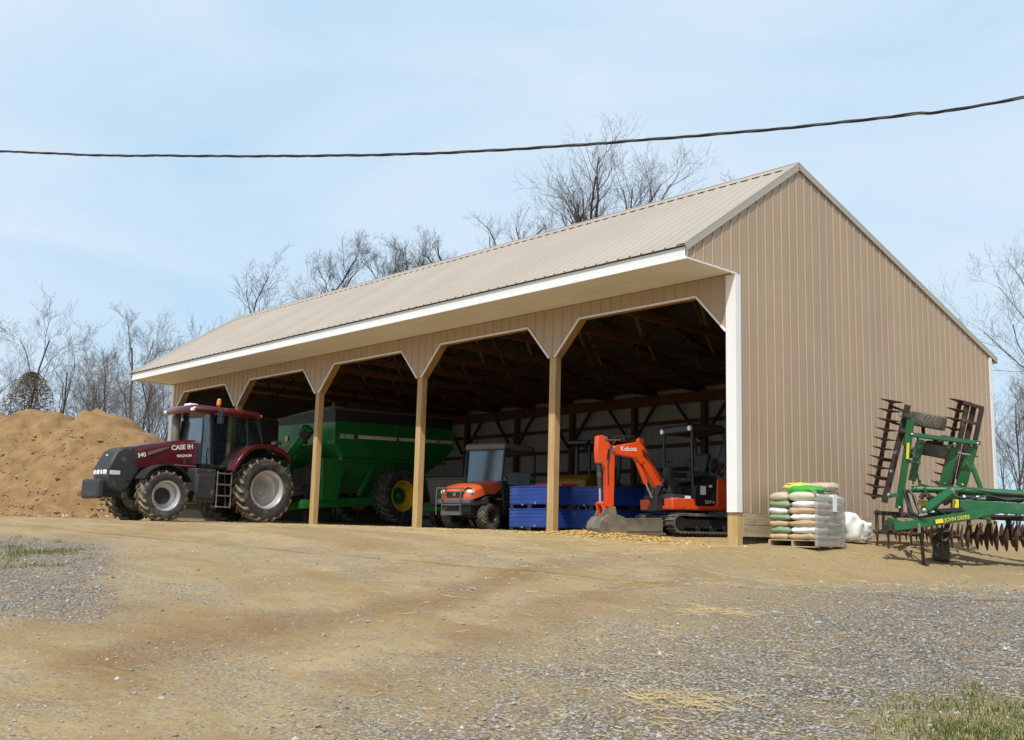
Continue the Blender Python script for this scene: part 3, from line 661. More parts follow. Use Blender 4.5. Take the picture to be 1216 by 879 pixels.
# ------------------------------------------------------------------ wheels
def wheel(parent, loc, Rr, w, rr, side, rimm, lugm, style='ag', n=20, hub=None, lugh=.045, name='wheel', axis=(0, 1, 0), dish=.35, sidem=None):
    """tyre as part 'wheel', its 'rim' as sub-part; axis along local Y, side=+1 shows the face at +Y"""
    b = MB(); h = w / 2; rc = Rr - lugh
    prof = [(rr, -h * .82), (rr + (rc - rr) * .25, -h * .98), (rr + (rc - rr) * .6, -h), (rc - .04 * rc, -h * .93), (rc - .004, -h * .72), (rc, 0), (rc - .004, h * .72), (rc - .04 * rc, h * .93), (rr + (rc - rr) * .6, h), (rr + (rc - rr) * .25, h * .98), (rr, h * .82)]
    b.cur = 0; b.lathe(prof, (0, 0, 0), axis, 48)
    ax = Vector(axis).normalized(); u = ax.orthogonal().normalized(); v = ax.cross(u)
    def pt(th, y, r): return (u * math.cos(th) + v * math.sin(th)) * r + ax * y
    b.cur = 1; st = 2 * PI / n
    def lug(path, wd, hh):
        rings = []
        for (th, y, r, hh_) in path:
            c = pt(th, y, r); rad = (u * math.cos(th) + v * math.sin(th)); tan = rad.cross(ax)
            # wide at the root, narrower at the top
            rings.append([c - tan * wd * .6 - rad * .02, c + tan * wd * .6 - rad * .02, c + tan * wd * .42 + rad * hh_, c - tan * wd * .42 + rad * hh_])
        b.loft(rings)
    for i in range(n):
        for s in (-1, 1):
            t0 = i * st + (0 if s > 0 else st / 2)
            if style == 'ag':
                dl = st * 1.05
                lug([(t0, -s * h * .06, rc, lugh), (t0 + dl * .45, s * h * .42, rc, lugh), (t0 + dl * .85, s * h * .84, rc - .008, lugh * .95), (t0 + dl * .98, s * h * 1.0, rc - .05 * rc, lugh * .5)], st * Rr * .24, lugh)
            else:
                for kk, (ya, yb) in enumerate(((.05, .35), (.42, .7), (.76, 1.0))):
                    t1 = t0 + st * .33 * kk
                    lug([(t1, s * h * ya, rc, lugh), (t1 + st * .25, s * h * yb, rc - (0 if kk < 2 else .04 * rc), lugh)], st * Rr * .42, lugh)
    o = b.build(name, [sidem or M['rubber'], lugm], parent, smooth=35); o.location = loc
    r = MB(); f = side * h
    pr = [(rr * .99, f * .84), (rr * 1.04, f * .86), (rr * 1.03, f * .92), (rr * .95, f * .9), (rr * .90, f * .78), (rr * .87, f * (dish + .1)), (rr * .78, f * dish), (rr * .50, f * (dish - .02)), (rr * .46, f * (dish + .10)), (rr * .22, f * (dish + .12)), (rr * .2, f * (dish + .28)), (.001, f * (dish + .28))]
    r.cur = 0; r.lathe(pr, (0, 0, 0), axis, 40)
    r.lathe([(rr * .99, -f * .84), (rr * .9, -f * .6), (rr * .8, -f * .2), (.001, -f * .2)], (0, 0, 0), axis, 32)
    for i in range(10):
        p = pt(i * PI / 5, f * (dish + .10), rr * .34); r.cur = 1; r.cyl(p, p + ax * f * .09, rr * .035, n=6)
    if hub:
        r.cur = 1; r.lathe([(rr * .56, f * (dish + .06)), (rr * .52, f * (dish + .22)), (rr * .3, f * (dish + .26)), (rr * .2, f * (dish + .45)), (.001, f * (dish + .46))], (0, 0, 0), axis, 24)
    ro = r.build('rim', [rimm, hub or M['steel']], o, smooth=35)
    return o
def arc(cx, cz, r, a0, a1, n=14, sx=1): return [(cx + sx * r * math.cos(R(a0 + (a1 - a0) * i / n)), cz + r * math.sin(R(a0 + (a1 - a0) * i / n))) for i in range(n + 1)]
def sheet(b, path, y0, y1, th):
    """bent sheet: XZ path swept across Y with a thickness"""
    n = len(path); up = []; dn = []
    for i, p in enumerate(path):
        q0 = path[max(i - 1, 0)]; q1 = path[min(i + 1, n - 1)]; d = Vector((q1[0] - q0[0], q1[1] - q0[1])).normalized(); nn = Vector((-d.y, d.x)) * th / 2
        up.append((p[0] + nn.x, p[1] + nn.y)); dn.append((p[0] - nn.x, p[1] - nn.y))
    rings = [[(a[0], y0, a[1]), (a[0], y1, a[1]), (c[0], y1, c[1]), (c[0], y0, c[1])] for a, c in zip(up, dn)]
    b.loft(rings)

# ------------------------------------------------------------------ tractor
T = thing('tractor', 'dark red row crop tractor with black nose parked half out of the far bay', 'tractor', (-17.7245, -.4994, .157), -85)
for s in (1, -1):
    wheel(T, (0, s * .86, .95), .97, .66, .56, s, M['silver'], M['lug'], n=21, lugh=.055, dish=-.15)
    wheel(T, (3.22, s * .85, .63), .71, .52, .41, s, M['silver'], M['lug'], n=18, hub=M['black'], lugh=.045, dish=.05)
b = MB()
def hood_ring(x, hw, z0, z1, k=.16):
    return [(x, -hw, z0), (x, -hw, z1 - k), (x, -hw * .93, z1 - k * .45), (x, -hw * .72, z1 - k * .1), (x, -hw * .35, z1), (x, hw * .35, z1), (x, hw * .72, z1 - k * .1), (x, hw * .93, z1 - k * .45), (x, hw, z1 - k), (x, hw, z0)]
b.loft([hood_ring(4.02, .40, 1.62, 1.94), hood_ring(3.85, .415, 1.42, 1.995), hood_ring(3.66, .425, 1.40, 2.05), hood_ring(3.3, .43, 1.45, 2.13), hood_ring(2.84, .44, 1.48, 2.21), hood_ring(2.4, .445, 1.48, 2.28), hood_ring(1.97, .45, 1.42, 2.33)])
b.build('hood', M['maroon'], T, bevel=.01, smooth=50)
b = MB(); b.prism([(3.9, 1.985), (4.2, 1.92), (4.40, 1.80), (4.62, 1.34), (4.63, 1.12), (4.55, .80), (4.2, .66), (3.98, .80), (3.72, 1.25), (3.66, 1.42)], -.415, .415, 'Y'); b.build('nose', M['charcoal'], T, bevel=.07, smooth=60, seg=3)
b = MB()
for i in range(9):
    z = 1.40 + i * .04; x = 4.62 - (z - 1.34) * .478
    b.bar((x - .01, -.27, z), (x - .01, .27, z), .02, .02)
b.build('grille', M['blackpaint'], T, smooth=0)
b = MB(); b.bar((4.468, -.05, 1.70), (4.468, .05, 1.70), .012, .035); b.build('badge', M['decwhite'], T, smooth=0)
for s in (1, -1):
    b = MB(); b.bb(4.56, 4.645, s * .03, s * .36, 1.15, 1.29); b.bb(4.25, 4.56, s * .30, s * .427, 1.15, 1.285); o = b.build('headlight', M['lamp'], T, bevel=.025)
    g = MB(); g.bb(4.57, 4.652, s * .175, s * .19, 1.145, 1.295); g.bb(4.25, 4.62, s * .425, s * .431, 1.292, 1.31); g.build('lamp_bezel', M['black'], o, smooth=0)
b = MB(); b.bb(4.68, 4.90, -.47, .47, .50, 1.03); o = b.build('front_weight', M['charcoal'], T, bevel=.07, seg=3)
b = MB(); b.bb(4.1, 4.72, -.28, .28, .55, .95); b.bb(4.5, 4.7, -.36, .36, .7, .98); b.cyl((4.62, -.4, .8), (4.62, .4, .8), .06); b.build('weight_bracket', M['black'], T, bevel=.02)
b = MB(); b.bb(-.35, 3.9, -.24, .24, .55, 1.1); b.bb(1.9, 3.75, -.36, .36, .85, 1.55); b.bb(-.5, 1.9, -.36, .36, .7, 1.45); b.bb(-.75, -.3, -.3, .3, .5, 1.25); b.build('chassis', M['blackpaint'], T, bevel=.02)
b = MB(); b.cyl((3.22, -.75, .63), (3.22, .75, .63), .11); b.box((3.22, 0, .63), (.4, .5, .34)); b.cyl((3.0, -.6, .58), (3.0, .6, .58), .035, n=8); b.build('front_axle', M['black'], T, bevel=.01)
for s in (1, -1):
    b = MB(); sheet(b, arc(3.2, .66, .83, 30, 152, 14), s * .60, s * 1.10, .03); b.bar((3.2, s * .5, 1.0), (3.2, s * .64, 1.46), .1, .05); b.build('front_fender', M['black'], T, smooth=50)
    b = MB(); pth = [(1.22, 1.46), (1.06, 1.76), (.90, 1.98), (.70, 2.14), (.48, 2.235), (.2, 2.275), (-.1, 2.275), (-.4, 2.2), (-.66, 2.05), (-.78, 1.9)]
    sheet(b, pth, s * .58, s * 1.19, .035); sheet(b, [(q[0] * .985, q[1] - .05) for q in pth], s * 1.15, s * 1.19, .09); b.build('rear_fender', M['maroon'], T, bevel=.012, smooth=50)
    b = MB(); b.prism([(1.22, 1.44), (1.05, 1.74), (.9, 1.95), (.5, 2.2), (-.1, 2.24), (-.6, 2.0), (-.3, 1.4), (.8, 1.3)], s * .60, s * .64, 'Y'); b.build('fender_liner', M['blackpaint'], T, smooth=0)
b = MB(); b.bb(1.62, 2.28, .46, .95, .50, 1.46); b.bb(1.66, 2.24, .9, .975, .6, 1.3); b.build('fuel_tank', M['charcoal'], T, bevel=.06, seg=3)
b = MB(); b.bb(1.1, 2.2, -.95, -.46, .55, 1.4); b.build('battery_box', M['black'], T, bevel=.05)
b = MB()
for z in (.38, .70, 1.02, 1.34): b.bb(1.14, 1.6, .74, 1.02, z, z + .035)
for x in (1.14, 1.6): b.bar((x, .99, .36), (x, .99, 1.42), .03, .035, (0, 1, 0))
for x in (1.14, 1.6): b.bar((x, .76, .36), (x, .6, 1.42), .02, .03, (0, 1, 0))
b.build('step_ladder', M['steel'], T, bevel=.005, smooth=0)
b = MB(); b.cyl((0, -.8, .95), (0, .8, .95), .16); b.build('rear_axle', M['black'], T)
# cab
b = MB(); b.prism([(-.05, 1.5), (1.95, 1.48), (1.97, 1.62), (1.0, 1.62), (.6, 1.9), (-.05, 2.0)], -.74, .74, 'Y'); b.build('cab_base', M['blackpaint'], T, bevel=.02, smooth=0)
b = MB()
for s in (1, -1):
    b.bar((1.70, s * .79, 1.5), (1.80, s * .76, 3.08), .06, .10, (1, 0, 0)); b.bar((.52, s * .80, 2.2), (.62, s * .77, 3.1), .05, .07, (1, 0, 0)); b.bar((.0, s * .78, 2.25), (.20, s * .74, 3.15), .06, .07, (1, 0, 0))
    b.bar((1.70, s * .80, 1.56), (1.10, s * .80, 1.56), .04, .06); b.bar((1.10, s * .80, 1.56), (.52, s * .80, 2.28), .04, .05); b.bar((.52, s * .8, 2.28), (.0, s * .78, 2.3), .04, .05)
    b.bar((2.02, s * .70, 1.6), (1.98, s * .66, 3.05), .05, .05, (1, 0, 0))
b.bar((.0, -.78, 2.3), (.0, .78, 2.3), .06, .06); b.bar((2.02, -.7, 1.62), (2.02, .7, 1.62), .05, .05)
b.build('cab_frame', M['blackpaint'], T, bevel=.012, smooth=0)
b = MB(); b.loft([[(2.03, -.68, 1.62), (2.05, 0, 1.62), (2.03, .68, 1.62), (2.025, .68, 1.62), (2.045, 0, 1.62), (2.025, -.68, 1.62)], [(1.98, -.64, 3.08), (2.0, 0, 3.08), (1.98, .64, 3.08), (1.975, .64, 3.08), (1.995, 0, 3.08), (1.975, -.64, 3.08)]]); b.build('windscreen', M['windshield'], T, smooth=0)
for s in (1, -1):
    b = MB(); b.bar((2.0, s * .685, 2.33), (1.75, s * .775, 2.33), .008, 1.45); b.prism([(1.67, 1.58), (1.76, 3.05), (.64, 3.05), (.55, 2.28), (1.1, 1.6)], s * .778, s * .784, 'Y'); b.prism([(.5, 2.3), (.58, 3.05), (.24, 3.05), (.06, 2.3)], s * .772, s * .778, 'Y'); b.build('side_glass', M['glass'], T, smooth=0)
b = MB(); b.bar((.02, 0, 2.3), (.2, 0, 3.1), 1.45, .008, (1, 0, 0)); b.build('rear_glass', M['glass'], T, smooth=0)
b = MB(); b.loft([[(x, y, z) for x, y in ((2.36 - c, -.84 + c), (2.46 - c, -.6), (2.5 - c, 0), (2.46 - c, .6), (2.36 - c, .84 - c), (1.2, .88 - c), (.16 + c, .82 - c), (.08 + c, .5), (.08 + c, -.5), (.16 + c, -.82 + c), (1.2, -.88 + c))] for z, c in ((3.06, .03), (3.12, 0), (3.20, 0), (3.27, .05), (3.31, .22))])
rf = b.build('cab_roof', M['maroon'], T, smooth=50)
b = MB(); b.bb(2.36, 2.44, .66, .80, 3.10, 3.20); b.build('work_light', M['lamp'], rf, bevel=.02); b = MB(); b.bb(2.36, 2.44, -.80, -.66, 3.10, 3.20); b.build('work_light', M['lamp'], rf, bevel=.02)
b = MB(); b.bb(.10, .16, .66, .80, 3.12, 3.2); b.build('work_light', M['lamp'], rf, bevel=.015)
b = MB(); b.box((2.0, -.05, 3.35), (.3, .34, .1)); b.build('antenna_dome', M['decwhite'], rf, bevel=.04, seg=3)
b = MB(); b.cyl((1.2, .15, 3.28), (1.2, .15, 3.44), .018, n=8); b.cyl((1.2, .15, 3.42), (1.2, .15, 3.45), .07, n=14); b.cyl((1.2, .15, 3.45), (1.2, .15, 3.57), .075, .065, 16); b.ball((1.2, .15, 3.57), .065, 14, 6); b.build('beacon', M['amber'], rf, smooth=50)
b = MB(); b.box((.75, 0, 1.95), (.5, .5, .16)); b.bar((.58, 0, 2.0), (.45, 0, 2.58), .48, .13, (1, 0, 0)); o = b.build('seat', M['redseat'], T, bevel=.05)
b = MB(); b.bar((.43, 0, 2.62), (.40, 0, 2.92), .3, .1, (1, 0, 0)); b.build('headrest', M['tan'], o, bevel=.04)
b = MB(); b.bar((1.75, 0, 1.6), (1.45, 0, 2.3), .1, .1, (1, 0, 0)); b.lathe([(.19, -.015), (.22, -.015), (.22, .015), (.19, .015)], (1.42, 0, 2.32), (-.35, 0, .9), 20, True); b.build('steering_wheel', M['black'], T)
b = MB(); b.box((.95, -.35, 2.1), (.5, .14, .12)); b.bar((.95, .3, 2.3), (1.0, .3, 2.5), .06, .2, (1, 0, 0)); b.build('control_console', M['black'], T, bevel=.02)
for s in (1, -1):
    b = MB(); b.tube([(1.75, s * .78, 3.0), (1.78, s * .98, 3.05), (1.72, s * 1.08, 3.05)], .018, 6); b.box((1.70, s * 1.10, 2.96), (.09, .24, .38)); b.build('mirror', M['black'], T, bevel=.025)
b = MB(); b.cyl((2.14, -.56, 1.6), (2.14, -.56, 2.92), .125, n=16); b.tube([(2.14, -.56, 2.9), (2.14, -.56, 3.0), (2.10, -.58, 3.08)], [.10, .085, .08], 14); b.build('exhaust_stack', mat('heat_stained_steel', (.20, .175, .14), .5, .3, .2, 3), T, smooth=50)
b = MB(); b.bb(1.60, 1.97, -.42, .42, 1.4, 2.2); b.build('engine_cowl', M['black'], T, bevel=.03)
b = MB(); b.tube([(1.86, .80, 1.6), (1.88, .86, 1.9), (1.85, .86, 2.1)], .014, 6); b.build('grab_rail', M['black'], T)
b = MB(); b.bb(-1.0, -.6, -.35, .35, .55, .72); b.bar((-.6, 0, .5), (-1.1, 0, .5), .12, .06)
for s in (1, -1): b.bar((-.5, s * .3, .8), (-1.2, s * .42, .62), .07, .12); b.bar((-.5, s * .3, 1.35), (-1.0, s * .4, 1.5), .06, .1); b.bar((-1.0, s * .4, 1.5), (-1.1, s * .42, .65), .04, .05)
b.bb(-.75, -.55, -.3, .3, 1.2, 1.75); b.build('rear_hitch', M['black'], T, bevel=.01)
b = MB(); b.tube([(-.4, .45, 2.0), (-.8, .5, 2.2), (-.95, .5, 2.05)], .04, 8); b.box((-.6, .62, 2.42), (.25, .2, .12)); b.build('rear_work_light', M['grey'], T, bevel=.02)
up = Vector((0, 0, 1))
text('CASE IH', .19, 'lettering', M['decwhite'], T, (2.80, .446, 1.95), (-1, 0, .14), (0, 0, 1), bold=.022)
text('MAGNUM', .105, 'lettering', M['decwhite'], T, (2.62, .447, 1.76), (-1, 0, .10), (0, 0, 1), bold=.015)
text('340', .17, 'lettering', M['decwhite'], T, (3.80, .434, 1.665), (-1, 0, .22), (0, 0, 1), bold=.022)
b = MB(); b.prism([(3.5, 1.75), (3.5, 1.85), (3.1, 1.99), (2.86, 2.04), (2.86, 2.02), (3.1, 1.90)], .38, .4465, 'Y'); b.build('hood_stripe', M['steel'], T, smooth=0)
b = MB()
for i in range(6): b.bar((2.5 - i * .055, .449, 1.62), (2.47 - i * .055, .449, 1.72), .006, .02, (1, 0, 0))
b.build('hood_louvre', M['blackpaint'], T, smooth=0)
b = MB(); b.tube([(3.65, .28, 2.055), (3.62, .425, 1.9), (3.64, .432, 1.5)], .006, 4); b.tube([(3.86, .424, 1.95), (3.80, .424, 1.6), (3.70, .424, 1.35)], .005, 4); b.build('panel_gap', M['blackpaint'], T, smooth=0)
for z in (.78, 1.0):
    b = MB(); b.bar((4.1, .42, z), (3.95, .42, z + .01), .012, .025); b.build('side_vent', M['blackpaint'], T, smooth=0)
b = MB(); b.tube([(1.95, .40, 1.5), (2.2, .46, 1.1), (2.6, .44, .95), (3.0, .5, .8)], .022, 6); b.build('hydraulic_hose', M['black'], T)
b = MB(); b.bar((2.7, .447, 1.54), (1.98, .452, 1.54), .006, .012); b.build('hood_seam', M['silver'], T, smooth=0)

# ------------------------------------------------------------------ grain cart
K = thing('grain_cart', 'green grain cart with black tarp, cream stripe and yellow wheel inside the barn', 'grain cart', (-17.832, 4.41, .285), -85)
K.rotation_euler = (0, R(2.2), R(-85))
for s in (1, -1): wheel(K, (.0, s * 1.15, .86), .90, .68, .49, s, M['yellow'], M['lugdark'], n=22, hub=M['cartgreen'], lugh=.055, dish=.1)
b = MB()
def rc(z, x0, x1, y): return [(x0, -y, z), (x1, -y, z), (x1, y, z), (x0, y, z)]
b.loft([rc(.95, -.6, 1.1, .55), rc(1.95, -1.75, 2.35, 1.30), rc(1.99, -1.8, 2.4, 1.33), rc(2.46, -2.2, 2.9, 1.5), rc(3.13, -2.2, 2.9, 1.5), rc(3.16, -2.22, 2.92, 1.52)], cap=True)
b.build('hopper', M['cartgreen'], K, smooth=0, bevel=.015)
b = MB(); b.bb(-1.95, 2.55, 1.28, 1.42, 1.93, 2.0); b.bb(-1.95, 2.55, -1.42, -1.28, 1.93, 2.0)
for x in (-2.2, .35, 2.9): b.bar((x, 1.51, 2.46), (x, 1.51, 3.13), .03, .05, (1, 0, 0))
b.build('hopper_rail', M['cartgreen'], K, smooth=0, bevel=.008)
b = MB(); b.loft([[(-2.2, -1.49, 3.16), (2.9, -1.49, 3.16), (2.9, 1.49, 3.16), (-2.2, 1.49, 3.16)], [(-2.2, -1.49, 3.36), (2.9, -1.49, 3.34), (2.9, 1.49, 3.58), (-2.2, 1.49, 3.58)]]); b.build('tarp_side', M['tarp'], K, smooth=0)
b = MB(); ys = [-1.5 + 3.0 * i / 12 for i in range(13)]
def tz(y): return 3.36 + (y + 1.5) / 3 * .23 + .30 * (1 - (y / 1.5) ** 2) + .02
b.loft([[(x, y, tz(y) - (.05 if k % 2 else 0) - (.30 * (1 - (y / 1.5) ** 2) * (.9 if k in (0, 8) else 0))) for y in ys] + [(x, y, 3.3 + (y + 1.5) / 3 * .22) for y in ys[::-1]] for k, x in enumerate([2.92 - 5.14 * i / 8 for i in range(9)])]); b.build('tarp', M['greytarp'], K, smooth=60)
b = MB(); b.cyl((2.98, 1.52, 3.60), (-2.25, 1.52, 3.61), .05, n=10); b.bar((2.94, 1.5, 3.56), (2.94, -1.5, 3.36), .05, .05); b.box((2.96, 1.5, 3.66), (.08, .1, .1)); b.build('tarp_roll', M['charcoal'], K, smooth=50)
b = MB(); b.bb(-2.18, 1.98, 1.503, 1.510, 2.645, 2.755); b.build('side_stripe', M['cream'], K, smooth=0)
b = MB(); b.bb(.33, .37, 1.51, 1.535, 2.62, 2.78); b.build('stripe_joint', M['blackpaint'], K, smooth=0)
text('303050', .19, 'lettering', M['decwhite'], K, (2.74, 1.508, 2.63), (-1, 0, 0), (0, 0, 1))
text('1050', .12, 'lettering', M['blackpaint'], K, (-1.35, 1.513, 2.66), (-1, 0, 0), (0, 0, 1))
b = MB()
for s in (1, -1):
    b.bar((3.62, s * .82, .58), (-1.6, s * 1.0, .78), .16, .26); b.bar((3.45, s * .78, .56), (3.62, s * .1, .50), .14, .2)
b.bar((3.5, -.85, .56), (3.5, .85, .56), .2, .2); b.bar((3.4, 0, .46), (3.85, 0, .44), .16, .12); b.bar((0, -1.0, .86), (0, 1.0, .86), .25, .25); b.bar((-1.6, -1, .78), (-1.6, 1, .78), .18, .2)
b.build('chassis', M['cartgreen'], K, bevel=.012, smooth=0)
for s in (1, -1):
    for xa, xb in ((.95, 1.57), (-1.0, -1.4)):
        b = MB(); b.bar((xa, s * 1.15, 1.95), (xb, s * 1.05, .85), .1, .14, (1, 0, 0)); b.build('hopper_strut', M['cartgreen'], K, bevel=.01, smooth=0)
for s in (1, -1):
    b = MB(); b.prism([(2.35, 2.06), (3.05, 2.0), (3.05, .72), (2.50, .70), (2.15, 1.9)], s * 1.08, s * 1.14, 'Y'); b.bb(3.0, 3.06, s * .6, s * 1.14, .72, 2.0); b.build('leg_plate', M['cartgreen'], K, bevel=.01, smooth=0)
b = MB(); b.bb(3.063, 3.072, .92, 1.0, 1.62, 1.86); b.build('reflector', M['decwhite'], K, smooth=0)
b = MB(); b.ball((2.42, 1.19, 2.02), .06, 10, 6, (.6, 1, 1.4)); b.build('marker_light', M['amber'], K)
b = MB(); b.bb(2.925, 2.935, .55, .75, 2.50, 2.60); b.build('warning_sticker', M['decwhite'], K, smooth=0)
b = MB(); b.bb(2.925, 2.935, -1.05, -.93, 2.62, 2.80); b.build('warning_sticker', M['decal'], K, smooth=0)
b = MB(); b.cyl((3.32, .72, 2.95), (3.42, -.95, 1.45), .15, n=18); b.build('auger_tube', M['cartgreen'], K, smooth=50)
b = MB(); b.lathe([(.12, -.2), (.2, -.2), (.2, .08), (.14, .1), (.12, .1)], (3.32, .62, 2.86), (-.06, .78, .7), 18, True); b.bar((3.1, .3, 2.5), (3.35, .5, 2.7), .1, .1); b.build('auger_spout', M['black'], K, smooth=50)
b = MB(); b.cyl((3.2, -.1, 1.0), (3.3, -.5, 2.1), .035, n=8); b.cyl((3.25, -.3, 1.6), (3.3, -.5, 2.1), .02, n=8); b.build('hydraulic_ram', M['steel'], K)
b = MB(); b.bb(2.3, 3.0, -.5, .5, .75, 1.7); b.bar((3.0, 0, .85), (3.8, 0, .72), .1, .1); b.tube([(3.0, .2, 1.2), (3.3, .3, 1.0), (3.6, .1, 1.1), (3.85, .1, .9)], .02, 6); b.tube([(3.0, -.2, 1.3), (3.3, -.3, .9), (3.6, -.1, 1.0), (3.85, -.1, .85)], .02, 6); b.build('gearbox', M['black'], K, smooth=0)
b = MB(); b.bar((3.3, .62, .02), (3.3, .62, .9), .08, .08, (1, 0, 0)); b.box((3.3, .62, .02), (.2, .2, .03)); b.build('parking_jack', M['black'], K)
b = MB()
for z in (1.0, 1.3, 1.6, 1.9): b.bb(3.07, 3.11, .60, .95, z, z + .025)
b.build('ladder', M['cartgreen'], K, smooth=0)

# ------------------------------------------------------------------ utility vehicle
U = thing('utility_vehicle', 'small orange utility vehicle with black cab frame and brush guard under the barn', 'utility vehicle', (-9.004, 1.233, .065), -80)
for s in (1, -1):
    wheel(U, (.08, s * .58, .32), .325, .27, .16, s, M['blackpaint'], M['lugdark'], style='blk', n=18, lugh=.018, dish=.3)
    wheel(U, (-1.95, s * .60, .32), .325, .29, .16, s, M['blackpaint'], M['lugdark'], style='blk', n=18, lugh=.018, dish=.3)
b = MB()
def hr(x, hw, z0, z1, k=.1): return [(x, -hw, z0), (x, -hw, z1 - k), (x, -hw * .88, z1 - k * .25), (x, -hw * .4, z1 + .015), (x, hw * .4, z1 + .015), (x, hw * .88, z1 - k * .25), (x, hw, z1 - k), (x, hw, z0)]
b.loft([hr(.74, .44, .72, .94), hr(.66, .52, .72, 1.02), hr(.45, .56, .78, 1.10), hr(.15, .57, .88, 1.17), (hr(-.15, .57, .88, 1.215)), hr(-.42, .575, 1.05, 1.25)])
hd = b.build('hood', M['rtvorange'], U, bevel=.012, smooth=50)
b = MB(); b.bb(.735, .752, -.27, .27, .76, .92); b.build('grille', M['black'], U, bevel=.015)
b = MB(); b.box((.757, 0, .85), (.012, .09, .07)); b.build('badge', M['steel'], U)
for s in (1, -1):
    b = MB(); b.ball((.62, s * .42, .91), .13, 14, 8, (1.0, .95, .62)); o = b.build('headlight', M['lamp'], U)
    b = MB(); b.lathe([(.10, -.02), (.13, -.02), (.13, .01), (.10, .01)], (.70, s * .40, .90), (1, s * .3, 0), 16, True); b.build('lamp_bezel', M['black'], o)
    b = MB(); sheet(b, arc(.08, .38, .44, 50, 165, 12), s * .42, s * .66, .03); b.build('wheel_flare', M['black'], U, smooth=50)
    b = MB(); sheet(b, arc(-1.95, .36, .46, 20, 160, 12), s * .44, s * .76, .035); b.build('wheel_flare', M['black'], U, smooth=50)
b = MB(); b.bb(.3, .74, -.50, .50, .58, .72); b.bb(.66, .83, -.56, .56, .60, .73); b.build('front_bumper', M['rtvgrey'], U, bevel=.04, seg=3)
b = MB()
for y in (-.50, -.30, .30): b.tube([(.86, y, .33), (.88, y, .70), (.86, y, .98), (.80, y, 1.02)], .017, 8)
b.tube([(.80, -.52, .98), (.86, -.50, 1.0), (.86, .30, 1.0), (.80, .34, .98)], .018, 8)
b.bb(.84, .89, -.32, .34, .33, .42); b.tube([(.86, -.32, .58), (.86, .34, .58)], .02, 8)
b.build('brush_guard', M['rtvgrey'], U, smooth=50)
b = MB(); b.bb(-2.0, .6, -.42, .42, .34, .58); b.bb(-1.7, -.4, -.68, .68, .40, .52); b.cyl((.08, -.5, .32), (.08, .5, .32), .05, n=8); b.cyl((-1.95, -.5, .32), (-1.95, .5, .32), .05, n=8); b.build('chassis', M['blackpaint'], U, bevel=.02)
b = MB()
for s in (1, -1):
    b.tube([(-.36, s * .62, 1.2), (-.44, s * .63, 2.02), (-.5, s * .63, 2.10)], .028, 8); b.tube([(-.5, s * .64, 2.10), (-1.68, s * .64, 2.12), (-1.75, s * .64, 2.05), (-1.75, s * .65, .8)], .028, 8)
    b.tube([(-.38, s * .62, 1.2), (-.45, s * .66, .5)], .03, 8)
b.tube([(-.5, -.62, 2.1), (-.5, .62, 2.1)], .025, 8); b.tube([(-1.74, -.64, 2.06), (-1.74, .64, 2.06)], .025, 8); b.tube([(-1.75, -.64, 1.3), (-1.75, .64, 1.3)], .025, 8)
b.build('cab_frame', M['blackpaint'], U, smooth=50)
b = MB(); b.bar((-.40, 0, 1.24), (-.48, 0, 2.06), 1.2, .006, (1, 0, 0)); b.build('windscreen', M['sheenglass'], U, smooth=0)
b = MB(); b.loft([[(x, y, z) for x, y in ((-.40, -.66 + c), (-.36 - c, -.4), (-.36 - c, .4), (-.40, .66 - c), (-1.0, .69 - c), (-1.72, .66 - c), (-1.80 + c, .4), (-1.80 + c, -.4), (-1.72, -.66 + c), (-1.0, -.69 + c))] for z, c in ((2.07, .03), (2.10, 0), (2.17, 0), (2.22, .05), (2.24, .2))]); b.build('cab_roof', M['greytarp'], U, smooth=50)
b = MB(); b.bb(-1.55, -.95, -.6, .6, .85, 1.05); b.bar((-1.55, 0, 1.0), (-1.68, 0, 1.55), 1.2, .1, (1, 0, 0)); b.build('seat', M['grey'], U, bevel=.04)
b = MB(); b.bb(-.7, -.38, -.58, .58, .9, 1.22); b.bar((-.6, .25, 1.15), (-.85, .25, 1.35), .05, .05); b.lathe([(.15, -.012), (.175, -.012), (.175, .012), (.15, .012)], (-.86, .25, 1.36), (-.6, 0, .8), 18, True); b.build('dashboard', M['black'], U, bevel=.02)
for q in ((-1.0, -.45, .60, .64, .52, 1.16), (-1.7, -1.02, .62, .66, .5, 1.0), (-1.0, -.45, -.64, -.60, .52, 1.16)):
    b = MB(); b.bb(*q); b.build('side_panel', M['charcoal'], U, bevel=.01)
b = MB()
for a in ((-3.1, -1.85, -.7, -.66, .72, 1.1), (-3.1, -1.85, .66, .7, .72, 1.1), (-3.1, -3.06, -.66, .66, .72, 1.1), (-1.89, -1.85, -.66, .66, .72, 1.15), (-3.1, -1.85, -.7, .7, .68, .72)): b.bb(*a)
b.build('cargo_bed', M['rtvorange'], U, smooth=0)

